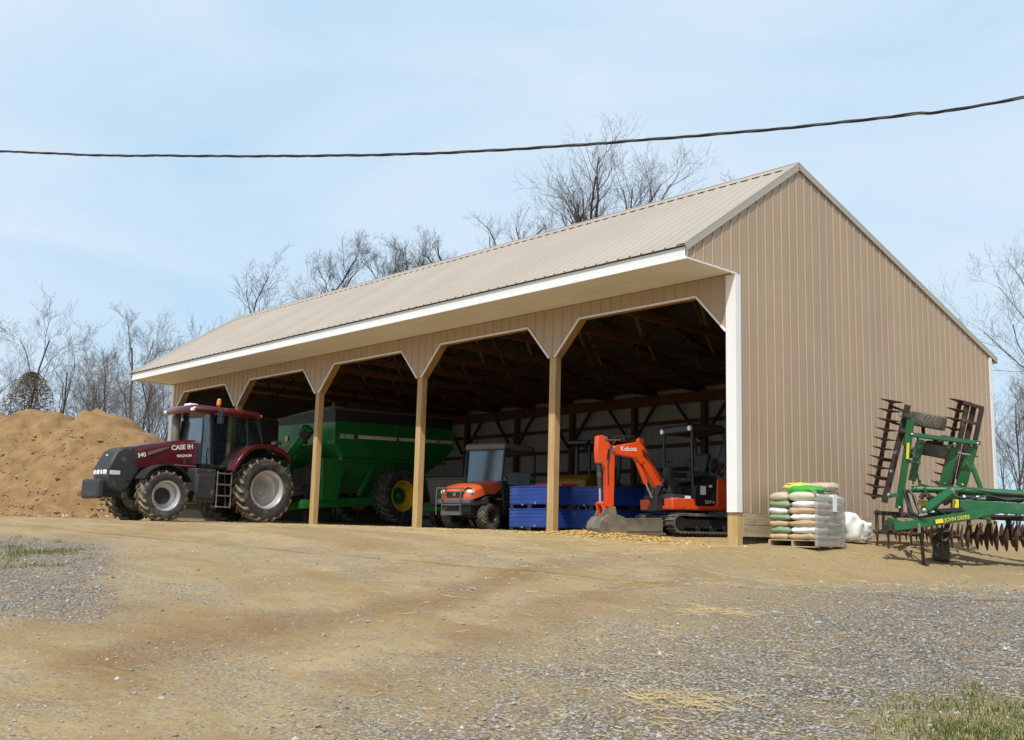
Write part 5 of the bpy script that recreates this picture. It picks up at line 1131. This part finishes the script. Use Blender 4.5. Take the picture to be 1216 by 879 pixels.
# raised wing, rear gang
gang((1.763, 4.637, 1.152), (2.186, 4.704, 2.834), 10, .225)
hb('gang_beam', M['rustdark'], [('bar', (1.984, 4.577, 1.145), (2.380, 4.620, 2.810), .09, .09, VIEW), ('bar', (2.100, 4.676, 1.250), (2.469, 4.725, 2.763), .09, .09, VIEW), ('bar', (2.497, 4.629, 2.016), (2.655, 4.644, 2.689), .08, .08, VIEW), ('bar', (2.321, 4.558, 2.808), (2.677, 4.670, 2.673), .08, .07), ('bar', (2.253, 4.563, 2.469), (2.564, 4.624, 2.352), .05, .06), ('bar', (2.171, 4.696, 2.800), (2.365, 4.612, 2.776), .05, .05), ('bar', (1.874, 4.661, 1.564), (2.092, 4.604, 1.536), .05, .05)])
# green wing frame
hb('wing_frame', M['green'], [('bar', (1.920, 2.887, 1.808), (2.017, 2.868, 2.341), .15, .10, VIEW), ('bar', (1.693, 2.917, 0.611), (1.955, 2.895, 1.938), .115, .10, VIEW), ('bar', (1.781, 3.327, 1.168), (1.979, 3.353, 1.973), .13, .10, VIEW), ('bar', (1.976, 2.895, 2.035), (2.594, 4.595, 1.966), .085, .085), ('bar', (2.058, 4.076, 1.101), (2.297, 4.148, 1.903), .17, .10, VIEW), ('bar', (2.255, 4.433, 1.099), (2.499, 4.501, 1.938), .20, .10, VIEW), ('bar', (2.572, 4.632, 1.052), (2.441, 4.520, 1.587), .09, .08), ('bar', (1.867, 3.042, 1.527), (1.917, 3.392, 1.515), .06, .06)], .01)
hs('wing_brace', M['green'], [('bar', (1.850, 3.541, 1.194), (1.803, 3.548, 0.947), .03, .03), ('bar', (1.817, 3.477, 1.324), (1.834, 3.562, 1.030), .03, .03), ('bar', (1.920, 3.053, 1.722), (1.975, 3.372, 1.875), .08, .06), ('bar', (1.912, 3.064, 1.641), (1.933, 3.230, 1.652), .1, .1)])
hs('decal', M['decal'], [('bar', (1.986, 2.811, 1.864), (1.945, 2.837, 1.559), .05, .01, VIEW)], 0)
hs('turnbuckle', M['steel'], [('cyl', (2.361, 4.104, 1.746), (2.530, 4.291, 1.711), .022), ('bar', (2.071, 4.370, 1.166), (2.259, 4.416, 1.841), .03, .03), ('ball', (2.536, 4.589, 1.723), .04), ('ball', (2.425, 4.361, 1.560), .03)], 0)
# folded transport wheels
def hwheel(c, axis, Rr, w, rim):
    o = H; wl = wheel(H, h(c), Rr, w, Rr * .5, 1, rim, M['oldtyre'], style='blk', n=30, lugh=.005, axis=axis, sidem=M['oldtyre'])
ax_ = (Vector((1.655, 2.851, 2.680)) - Vector((1.238, 2.826, 0.840))).normalized()
hwheel((2.007, 3.591, 2.360), ax_, .36, .27, M['yellow']); hwheel((1.883, 4.025, 1.811), ax_, .34, .25, M['yellow'])
hs('wheel_arm', M['rustdark'], [('bar', (1.976, 3.473, 2.083), (1.940, 3.542, 2.259), .07, .07), ('bar', (1.863, 3.822, 1.966), (2.094, 4.069, 1.957), .09, .06), ('bar', (1.976, 3.922, 2.053), (2.013, 3.983, 1.955), .07, .07), ('bar', (1.814, 3.778, 1.931), (2.236, 4.240, 1.862), .06, .07)])
gang((1.008, 4.048, 0.225), (2.065, 4.583, 0.198), 7, .235, dish=.04)
gang((2.092, 5.060, 0.173), (3.604, 5.929, 0.144), 10, .24, dish=.05)
hb('gang_beam', M['rustdark'], [('bar', (1.012, 3.987, 0.514), (3.732, 5.981, 0.513), .09, .09)])
for q in ([(2.589, 3.421, 0.946), (2.774, 3.525, 1.028), (3.011, 3.642, 0.966), (3.247, 3.828, 0.923), (3.583, 4.115, 0.900)], [(2.583, 3.357, 0.879), (2.817, 3.478, 0.786), (3.090, 3.671, 0.887), (3.366, 3.908, 0.799), (3.652, 4.129, 0.837)], [(2.592, 2.547, 0.596), (2.742, 2.731, 0.478), (2.845, 3.038, 0.581), (2.947, 3.232, 0.525)], [(1.941, 3.097, 0.973), (1.972, 3.251, 1.094), (2.103, 3.399, 1.050), (2.227, 3.413, 0.919), (2.446, 3.366, 0.849)], [(1.929, 3.060, 1.085), (2.028, 3.037, 1.651), (2.035, 3.116, 1.984)]):
    hb('hydraulic_hose', M['black'], [('tube', q, .016)], 0, 40)
for (u_, v_, t_) in ((1083,516,20.15), (1161,527,20.8), (1133,530,20.7), (1153,529,20.8), (1122,575,20.7), (1143,576,20.8), (1131,582,19.6), (1068,603,20.1)):
    q_ = CAMP + (CF + CR * ((u_ - 629) / 1238.18) + CD * ((v_ - 445) / 1238.18)) * t_; hb('hinge_pin', M['steel'], [('ball', q_, .034)], 0, 40)
# main frame
hb('top_rail', M['green'], [('cyl', (1.849, 3.144, 0.993), (2.514, 3.554, 0.986), .065), ('cyl', (2.492, 3.530, 0.985), (4.436, 4.879, 0.860), .075), ('bar', (1.604, 2.769, 0.849), (1.753, 2.918, 0.887), .08, .08)], 0, 40)
hb('main_beam', M['green'], [('bar', (2.687, 3.363, 0.687), (4.483, 4.696, 0.587), .12, .21), ('bar', (2.557, 3.457, 0.964), (2.522, 3.503, 0.597), .1, .12, VIEW), ('bar', (2.542, 3.743, 0.929), (2.501, 3.795, 0.510), .1, .1, VIEW), ('bar', (3.819, 4.508, 0.914), (3.830, 4.439, 0.626), .1, .12, VIEW)], .012)
hs('decal', M['decal'], [('bar', (2.911, 3.512, 0.684), (2.996, 3.573, 0.678), .008, .115), ('bar', (3.102, 3.658, 0.672), (3.260, 3.768, 0.663), .008, .04)], 0)
hs('warning_plate', M['decal'], [('bar', (1.868, 3.366, 0.749), (2.047, 3.561, 0.723), .02, .11), ('bar', (2.624, 3.217, 0.714), (2.706, 3.304, 0.709), .02, .16)], .004)
hb('tongue', M['green'], [('bar', (2.170, 1.740, 0.233), (2.554, 2.271, 0.333), .12, .15), ('bar', (2.522, 2.239, 0.325), (3.076, 3.225, 0.509), .13, .165), ('bar', (3.054, 3.202, 0.508), (3.258, 3.692, 0.602), .12, .13), ('bar', (2.239, 1.799, 0.296), (1.991, 1.964, 0.360), .1, .12), ('bar', (3.076, 3.225, 0.509), (3.197, 3.520, 0.425), .06, .06)], .012)
text('JOHN DEERE', .10, 'lettering', M['decal'], H, h((2.789, 2.516, 0.349)), Vector((3.103, 3.159, 0.468)) - Vector((2.791, 2.514, 0.364)), (0, 0, 1))
hs('decal', M['decal'], [('bar', (2.696, 2.343, 0.350), (2.775, 2.481, 0.372), .006, .075)], 0)
hb('hitch', M['rustdark'], [('bar', (2.193, 1.694, 0.217), (2.101, 1.527, 0.198), .1, .09), ('cyl', (2.130, 1.538, 0.289), (2.113, 1.561, 0.108), .05), ('bar', (2.048, 1.730, 0.354), (2.137, 1.733, 0.111), .05, .08), ('bar', (2.205, 1.794, 0.159), (2.419, 2.147, 0.245), .08, .03)])
hb('lift_cylinder', M['green'], [('cyl', (2.508, 2.318, 0.557), (2.671, 3.136, 0.963), .088)], 0, 40)
hs('lift_rod_eye', M['steel'], [('ball', (2.539, 2.236, 0.546), .06), ('cyl', (2.712, 3.051, 1.006), (2.701, 3.065, 0.896), .05)], 0, 40)
hs('hydraulic_cylinder', M['blackpaint'], [('cyl', (2.456, 2.421, 0.514), (2.844, 3.112, 0.575), .06), ('cyl', (2.679, 3.466, 0.843), (3.574, 4.127, 0.806), .05), ('bar', (2.436, 3.235, 0.732), (2.558, 3.337, 0.847), .14, .14)], 0, 40)
hs('hydraulic_fitting', M['decwhite'], [('cyl', (2.913, 3.597, 0.838), (3.042, 3.705, 0.833), .035), ('cyl', (3.107, 3.775, 0.828), (3.225, 3.872, 0.821), .035), ('cyl', (2.539, 2.417, 0.529), (2.600, 2.494, 0.538), .02), ('ball', (2.768, 3.412, 0.848), .03), ('ball', (2.715, 2.832, 0.558), .03)], 0, 40)
hs('hydraulic_hose', M['black'], [('tube', [(2.113, 2.411, 0.907), (2.255, 2.262, 0.929), (2.355, 2.249, 0.802), (2.425, 2.225, 0.585), (2.503, 2.188, 0.461)], .022), ('tube', [(2.099, 2.403, 0.875), (2.247, 2.163, 0.676), (2.344, 2.154, 0.521), (2.479, 2.169, 0.430)], .022), ('tube', [(2.136, 2.432, 0.923), (2.282, 2.303, 0.868), (2.354, 2.276, 0.680), (2.461, 2.210, 0.492)], .02), ('tube', [(2.217, 2.285, 0.650), (2.285, 2.105, 0.458), (2.432, 2.130, 0.382)], .02), ('tube', [(2.561, 3.333, 0.879), (2.490, 3.127, 0.807), (2.522, 2.765, 0.603), (2.475, 2.447, 0.484)], .02), ('tube', [(2.079, 3.235, 1.010), (2.198, 3.112, 0.809), (2.268, 3.179, 0.843), (2.303, 3.237, 0.749)], .03), ('bar', (2.046, 2.479, 0.942), (2.290, 2.257, 0.463), .07, .06)], 0, 40)
hs('spring', M['rustdark'], [('tube', [(2.051, 3.104, 0.810), (2.091, 3.131, 0.875), (2.137, 3.176, 0.893), (2.177, 3.229, 0.846), (2.182, 3.249, 0.783)], .05), ('bar', (2.165, 3.595, 1.124), (2.454, 3.619, 1.071), .07, .05), ('bar', (2.145, 3.567, 1.156), (2.292, 3.605, 1.024), .06, .06)], 0, 40)
JZ = (2.405, 2.425, -0.393)
hb('jack_stand', M['blackpaint'], [('bar', (2.487, 2.171, 0.460), (2.458, 2.266, 0.034), .085, .085), ('bar', (2.468, 2.233, 0.095), (JZ[0], JZ[1], gz(JZ[0], JZ[1])), .058, .058), ('bar', (JZ[0] - .09, JZ[1], gz(JZ[0], JZ[1]) + .015), (JZ[0] + .09, JZ[1], gz(JZ[0], JZ[1]) + .015), .14, .02)], .006)
hs('jack_handle', M['steel'], [('bar', (2.528, 2.039, 0.456), (2.636, 2.147, 0.482), .035, .035), ('bar', (2.509, 2.082, 0.305), (2.496, 2.106, 0.139), .05, .03)], .004)
# gangs on the ground
gang((1.246, 2.840, 0.169), (1.995, 3.201, 0.121), 5, .24, dish=.04)
hb('gang_beam', M['rustdark'], [('bar', (1.208, 2.865, 0.529), (1.735, 3.133, 0.505), .08, .08), ('bar', (1.291, 2.809, 0.511), (1.259, 2.850, 0.185), .05, .06, VIEW), ('bar', (1.381, 2.905, 0.514), (1.350, 2.945, 0.188), .05, .05, VIEW), ('bar', (1.588, 2.979, 0.500), (1.555, 3.021, 0.160), .05, .05, VIEW), ('bar', (1.739, 2.936, 0.742), (1.711, 2.972, 0.451), .07, .07, VIEW), ('ball', (1.294, 2.805, 0.543), .05), ('ball', (1.488, 2.870, 0.513), .045)])
gang((2.574, 3.816, 0.109), (4.055, 4.655, 0.068), 11, .255, dish=.05)
hb('gang_beam', M['rustdark'], [('bar', (2.522, 3.821, 0.495), (4.104, 4.915, 0.452), .10, .10), ('bar', (2.655, 3.817, 0.479), (2.632, 3.873, 0.126), .06, .06, VIEW), ('bar', (2.964, 4.000, 0.469), (2.942, 4.055, 0.118), .06, .06, VIEW), ('bar', (3.230, 4.283, 0.462), (3.207, 4.338, 0.111), .06, .06, VIEW), ('bar', (3.536, 4.461, 0.452), (3.513, 4.516, 0.104), .06, .06, VIEW)])
hs('bearing_bolt', M['steel'], [('ball', (2.753, 3.656, 0.347), .04), ('ball', (2.895, 3.810, 0.336), .04), ('ball', (2.999, 3.909, 0.387), .035), ('ball', (3.087, 4.004, 0.374), .04)], 0, 40)
gang((2.388, 2.733, 0.118), (2.866, 2.948, 0.098), 4, .235, dish=.05)
wa_ = Vector((.80, .60, 0)); wc_ = Vector((2.337, 3.285, 0.048)); wc_.z = gz(wc_.x, wc_.y) + .31
wheel(H, h(wc_), .33, .30, .17, 1, M['yellow'], M['lugdark'], style='blk', n=18, lugh=.012, axis=(.90, .44, 0), sidem=M['lugdark'])
hb('wheel_arm', M['rustdark'], [('bar', (wc_.x, wc_.y + .1, wc_.z), (2.463, 3.448, 0.564), .09, .1)])
wd_ = Vector((3.841, 4.158, -0.036)); wd_.z = gz(wd_.x, wd_.y) + .31
wheel(H, h(wd_), .33, .30, .17, 1, M['yellow'], M['lugdark'], style='blk', n=18, lugh=.012, axis=(.90, .44, 0), sidem=M['lugdark'])
hb('wheel_arm', M['rustdark'], [('bar', (wd_.x, wd_.y + .1, wd_.z), (3.924, 4.391, 0.625), .09, .1)])

# ------------------------------------------------------------------ dirt mound
MC = Vector((-34.377, 1.345, 0.385)); mm = MB(); NA, NR = 150, 70; mv = []
def mound_z(x, y):
    d = Vector((x, y, 0)) - Vector((MC.x, MC.y, 0)); a_ = d.x * CR.x + d.y * CR.y; f_ = d.x * CF.x + d.y * CF.y
    rr = Vector((a_, f_, 0))
    hgt = 0
    for (ca, cf, hh, wl, wr, wf) in ((-.2, 0, 5.12, 5.2, 8.9, 5.2), (-2.2, .3, 4.9, 6, 6, 5.4), (-3.4, .4, 4.95, 6, 6, 5.5), (-4.8, .5, 4.95, 6, 6, 5.6), (-6.2, .6, 4.9, 6, 6, 5.6), (-7.8, .8, 4.85, 6, 6, 5.6), (-10.5, 1.0, 4.6, 6, 6, 5.6), (-14, 1.5, 4.2, 6, 6, 5.4)):
        u = (a_ - ca) / (wl if a_ < ca else wr); v = (f_ - cf) / wf; q = math.sqrt(u * u + v * v)
        e = hh * max(0, 1 - q) ** .92 if q > .12 else hh * (.88 ** .92 + (.12 - q) * .5)
        hgt = max(hgt, e) + (.25 if min(hgt, e) > .5 and abs(hgt - e) < .25 else 0) * 0
    n_ = noise.noise((x * .35, y * .35, 4)) * .14 + noise.noise((x * 1.1, y * 1.1, 1)) * .24 + noise.noise((x * 2.6, y * 2.6, 9)) * .13 + noise.noise((x * 5.5, y * 5.5, 2)) * .07
    base = gz(x, y, False)
    return base - .12 + hgt + n_ * min(1, hgt / .8) if hgt > 0 else base - .15
NX, NY = 170, 120
for j in range(NY + 1):
    for i in range(NX + 1):
        a_ = -20 + 29.5 * i / NX; f_ = -7 + 15 * j / NY
        x = MC.x + CR.x / .99973 * a_ - CR.y * 0 + (CF.x / .9881) * f_; y = MC.y + CR.y / .99973 * a_ + (CF.y / .9881) * f_
        mv.append((x, y, mound_z(x, y)))
mm.add(mv, [(j * (NX + 1) + i, j * (NX + 1) + i + 1, (j + 1) * (NX + 1) + i + 1, (j + 1) * (NX + 1) + i) for j in range(NY) for i in range(NX)])
o = mm.build('dirt_mound', mat('tan_subsoil', (.31, .192, .080), .95, 0, .3, 1.6, 1.0, 5, dirt=(.15, .09, .04), damt=.26, dscale=1.9, col2=(.215, .128, .052)), None, smooth=180, recalc=False); tag(o, 'big heap of tan subsoil behind the red tractor', 'dirt pile')
rb = MB(); rcn = random.Random(11)
for i in range(2600):
    a_ = rcn.uniform(-9, 8); f_ = rcn.uniform(-6.6, -1.2) if i % 3 else rcn.uniform(-6.8, -4.2)
    x = MC.x + CR.x * a_ + CF.x * f_; y = MC.y + CR.y * a_ + CF.y * f_
    r = .036 * rcn.lognormvariate(0, .55); z = mound_z(x, y) if mound_z(x, y) > gz(x, y, False) else gz(x, y)
    M3 = Matrix.Rotation(rcn.random() * 6.3, 3, 'Z') @ Matrix.Rotation(rcn.random() * 6.3, 3, 'X'); rb.cur = 0 if rcn.random() < .86 else 1
    vs = [Vector((x, y, z + r * .3)) + M3 @ (Vector(q) * min(r, .20) * rcn.uniform(.7, 1.3)) for q in ((1, 0, 0), (-1, 0, 0), (0, .8, 0), (0, -.8, 0), (0, 0, .7), (0, 0, -.7))]
    rb.add(vs, [(0, 2, 4), (2, 1, 4), (1, 3, 4), (3, 0, 4), (2, 0, 5), (1, 2, 5), (3, 1, 5), (0, 3, 5)])
o = rb.build('rubble', [mat('clod', (.30, .19, .085), .95, 0, .3, 5), mat('pale_stone', (.45, .40, .32), .9, 0, .2, 5)], None, smooth=0); tag(o, 'clods and stones strewn at the foot of the dirt heap', None, None, 'stuff')

# ------------------------------------------------------------------ trees
bark = mat('grey_brown_bark', (.075, .060, .05), .9, 0, .3, 2, .3, 10)
twig = mat('brown_twig', (.085, .066, .054), .9, 0, .25, 2)
hazed_twig = mat('haze_toned_twig', (.17, .145, .13), .9, 0, .25, 2)  # paler twigs: distance haze painted into the colour
def tree(label, base, height, spread, seed, trunkr=.22, fork=1, dens=1.0, bare=.30, tw=None, lean=0, minr=.0045, limb=.5, spr=.2, group='bare trees behind the yard'):
    rg = random.Random(seed); t = thing('bare_tree', label, 'tree', base, 0, group)
    A, B = MB(), MB()
    def grow(p, d, L, r, lev):
        ns = 6 if lev == 0 else 5 if lev == 1 else 4 if lev < 4 else 3
        pts = [p.copy()]; rs = [r]; q = p.copy(); dd = d.copy(); wob = .07 if lev == 0 else .15
        endr = r * (.45 if lev < 2 else .35)
        for i in range(ns):
            dd = (dd + Vector((rg.gauss(0, wob), rg.gauss(0, wob), rg.gauss(0, wob) + (.10 if lev > 0 else .05)))).normalized()
            q = q + dd * L / ns; pts.append(q.copy()); rs.append(max(minr * .7, r + (endr - r) * (i + 1) / ns))
        (A if lev < 2 else B).tube(pts, rs, 7 if lev == 0 else 5 if lev < 3 else 3, cap=False)
        if lev >= 5: return
        nch = [int(7 * dens) + 1, int(5 * dens) + 1, int(5 * dens) + 1, int(4 * dens) + 1, 2][lev]
        for c in range(nch):
            u = (bare + (1 - bare) * (c + rg.random()) / nch) if lev == 0 else .25 + .75 * (c + rg.random()) / nch
            i = min(int(u * ns), ns - 1); f = u * ns - i; pp = pts[i].lerp(pts[i + 1], f); rr = rs[i] + (rs[i + 1] - rs[i]) * f
            par = (pts[i + 1] - pts[i]).normalized(); az = rg.random() * 6.28; o1 = par.orthogonal().normalized(); o2 = par.cross(o1)
            side = o1 * math.cos(az) + o2 * math.sin(az); ang = rg.uniform(.40, .80) if lev else rg.uniform(.38, .85)
            nd_ = (par * math.cos(ang) + side * math.sin(ang)).normalized()
            ln_ = L * (rg.uniform(.42, .62) if lev else rg.uniform(.85, 1.15) * limb * (1.25 - .6 * u)) * (spread if lev == 0 else 1)
            grow(pp, nd_, ln_, max(minr, rr * rg.uniform(.42, .6)), lev + 1)
    for k in range(fork):
        az = 6.28 * k / fork + rg.random(); d0 = Vector((math.cos(az) * (spr if fork > 1 else .03) + lean, math.sin(az) * (spr if fork > 1 else .03), 1)).normalized()
        grow(Vector((0, 0, -.3)), d0, height * (.82 if fork == 1 else .80), trunkr, 0)
    hm = max(max(q[2] for q in A.v), max(q[2] for q in B.v)); kz = height / hm
    for Q in (A, B): Q.v = [(q[0] * (.5 + .5 * kz), q[1] * (.5 + .5 * kz), q[2] * kz) for q in Q.v]
    A.build('trunk', bark, t, smooth=60, recalc=False); B.build('crown', tw or twig, t, smooth=0, recalc=False)
    return t
def tb(u, t):
    d = CF + CR * (u - 629) / 1238.18; d = Vector((d.x, d.y, 0)); p = CAMP + d * t; return Vector((p.x, p.y, gz(p.x, p.y, False)))
def tall(u, v, t): return (622.8 + u * .0235 - v) / 1238.18 * t * .976 + .45
TR = [ # u, t, top v, spread, forks, density, label
    (704, 50, 160, 1, 2, .82, 'tall bare tree with two stems behind the middle of the roof'),
    (766, 52, 128, 1, 2, .85, 'tallest bare tree reaching above the overhead cable behind the roof'),
    (796, 55, 205, .8, 1, .7, 'slender bare tree at the right of the tallest one behind the roof'),
    (650, 56, 238, .9, 1, .65, 'bare tree low behind the roof left of the two stemmed one'),
    (592, 60, 250, .9, 2, .62, 'bushy bare tree behind the roof, centre of the ridge'),
    (548, 64, 272, .9, 1, .62, 'small bare tree peeping over the ridge beside the bushy one'),
    (487, 62, 275, .9, 2, 1.0, 'dense twiggy bare tree over the ridge, right of the pair'),
    (430, 62, 283, .9, 2, 1.0, 'dense twiggy bare tree over the ridge, left of the pair'),
    (314, 52, 302, .8, 2, .85, 'lone bare tree with crooked stems over the left end of the ridge'),
    (226, 60, 372, .9, 2, .8, 'bare tree just above the left rake of the roof'),
    (258, 66, 384, .8, 1, .7, 'faint small bare tree above the left rake of the roof'),
    (157, 50, 366, .75, 1, .95, 'straight tall bare tree left of the white eave end'),
    (172, 56, 405, .95, 2, .9, 'bushy grey tree between the straight tall tree and the eave'),
    (186, 47, 398, .9, 2, .85, 'forked bare tree half hidden behind the white eave end'),
    (128, 56, 400, .9, 2, .9, 'pale twiggy tree just right of the dirt heap top'),
    (104, 62, 415, .9, 2, .9, 'faint twiggy tree rising behind the dirt heap top'),
    (70, 56, 392, .9, 2, .7, 'dark crooked tree at the far left over the dirt heap'),
    (22, 50, 350, .9, 2, .8, 'bare tree at the very left edge beyond the dirt heap'),
    (1262, 44, 262, .85, 1, .8, 'bare tree at the right edge beyond the gable'),
    (1200, 60, 430, .9, 2, 1.0, 'low twiggy tree past the rear corner trim'),
]
brs = []
for (u, t, v, sp, fk, dn, lab) in TR:      # where the limbs start, how long they are, how far the stems part
    if 290 < u < 900:
        hz_ = 622.8 + .0235 * u; q = (hz_ - (381 - (u - 277) * .274)) / (hz_ - v); brs.append((min(.84, q - .16), (1 - q) * 1.2 + .10, .07))
    else: brs.append((.3, .42, .18))
for i, (u, t, v, sp, fk, dn, lab) in enumerate(TR):
    tree(lab, tb(u, t), tall(u, v, t), sp, 100 + i * 7, (.06 + (.0115 if u > 690 else .008) * tall(u, v, t) if 290 < u < 900 else .03 + .0042 * tall(u, v, t)) * (1.3 if fk == 1 else 1.0), fk, dn, brs[i][0], hazed_twig if i >= 9 else twig, limb=brs[i][1], spr=brs[i][2])
for i, (u, t, v) in enumerate(((92, 58, 462), (140, 60, 455), (172, 64, 450), (200, 58, 470), (1190, 70, 500), (1225, 66, 480))):
    tree('thin brushy sapling ' + ['behind the left slope of the dirt heap', 'between the heap and the straight tall tree', 'right of the straight tall tree', 'low beside the barn end post', 'close to the rear corner trim', 'at the far right edge past the barn'][i], tb(u, t), tall(u, v, t), 1.0, 400 + i, .06, 3, .7, .12, hazed_twig, group='brushy saplings')
# evergreen shrub at far left
S = thing('shrub', 'brown leafy shrub at the far left behind the dirt heap', 'shrub', tb(38, 50)); sb = MB(); rs_ = random.Random(5)
hs_ = tall(52, 462, 50)
for i in range(22000):
    a_ = rs_.random() * 6.28; z = rs_.random() ** .8; wv = (1 - z ** 3) ** .5 * 1.9 * (.75 + .5 * noise.noise((math.cos(a_) * 1.5, math.sin(a_) * 1.5, z * 4))); rr = wv * rs_.random() ** .4
    c = Vector((math.cos(a_) * rr, math.sin(a_) * rr, hs_ * z)); s_ = rs_.uniform(.025, .055); M3 = Matrix.Rotation(rs_.random() * 6.3, 3, 'Z') @ Matrix.Rotation(rs_.random() * 3, 3, 'X')
    sb.cur = 1 if rs_.random() < .35 else 0
    sb.add([c + M3 @ Vector(q) for q in ((-s_, 0, 0), (0, -s_ * .4, 0), (s_, 0, 0), (0, s_ * .4, .02))], [(0, 1, 2, 3)])
sb.build('foliage', [mat('olive_brown_leaves', (.17, .125, .07), .8, 0, .3, 2), mat('brown_leaves', (.19, .13, .075), .8, 0, .3, 2)], S, smooth=0, recalc=False)
b = MB(); b.cyl((0, 0, -.2), (0, 0, hs_ * .8), .1, .03, 8); b.build('trunk', bark, S)

# ------------------------------------------------------------------ overhead cable and its poles
wp = [Vector((-3.253, -11.571, 5.051)), Vector((-1.315, -10.776, 4.741)), Vector((0.367, -10.117, 4.485)), Vector((2.217, -9.427, 4.225)), Vector((3.675, -8.812, 4.091)), Vector((5.027, -8.176, 4.024)), Vector((6.088, -7.638, 3.998)), Vector((7.044, -7.076, 4.031)), Vector((7.768, -6.620, 4.097))]
d0 = (wp[0] - wp[1]); d1 = wp[-1] - wp[-2]
PL = wp[0] + d0.normalized() * 14 + Vector((0, 0, .9)); PR = wp[-1] + d1.normalized() * 12 + Vector((0, 0, 1.0))
ctrl = [PL, wp[0] + d0.normalized() * 6 + Vector((0, 0, .18))] + wp + [wp[-1] + d1.normalized() * 5 + Vector((0, 0, .25)), PR]
def cr(p0, p1, p2, p3, t): return .5 * ((2 * p1) + (p2 - p0) * t + (2 * p0 - 5 * p1 + 4 * p2 - p3) * t * t + (3 * p1 - p0 - 3 * p2 + p3) * t ** 3)
cp = []
for i in range(len(ctrl) - 1):
    a0 = ctrl[max(i - 1, 0)]; a3 = ctrl[min(i + 2, len(ctrl) - 1)]; L = (ctrl[i + 1] - ctrl[i]).length; n_ = max(4, int(L / .06))
    for k in range(n_): cp.append(cr(a0, ctrl[i], ctrl[i + 1], a3, k / n_))
cp.append(ctrl[-1])
b = MB(); dist_ = 0
for s in range(3):
    pts = []; dist_ = 0
    for i, p in enumerate(cp):
        if i: dist_ += (p - cp[i - 1]).length
        d = (cp[min(i + 1, len(cp) - 1)] - cp[max(i - 1, 0)]).normalized(); u = d.cross(Vector((0, 0, 1))).normalized(); v = u.cross(d); a_ = dist_ * 6.28 / .95 + s * 2.094
        pts.append(p + (u * math.cos(a_) + v * math.sin(a_)) * .0085)
    b.cur = 1 if s == 2 else 0; b.tube(pts, .0096 if s < 2 else .006, 6)
o = b.build('overhead_cable', [M['black'], M['rubber']], None, smooth=60, recalc=False); tag(o, 'twisted black overhead power cable crossing the sky', 'power cable')
for p, lab in ((PL, 'wooden utility pole out past the left edge carrying the cable'), (PR, 'wooden utility pole out past the right edge carrying the cable')):
    t = thing('utility_pole', lab, 'utility pole', (p.x, p.y, gz(p.x, p.y)), 0, 'utility poles'); hh = p.z - gz(p.x, p.y)
    b = MB(); b.cyl((0, 0, -.5), (0, 0, hh + .6), .15, .11, 14); b.build('shaft', M['board'], t); b = MB(); b.lathe([(.001, -.06), (.04, -.06), (.06, 0), (.03, .03), (.001, .06)], (0, 0, hh), (0, 1, 0), 12); b.build('insulator', M['charcoal'], t)
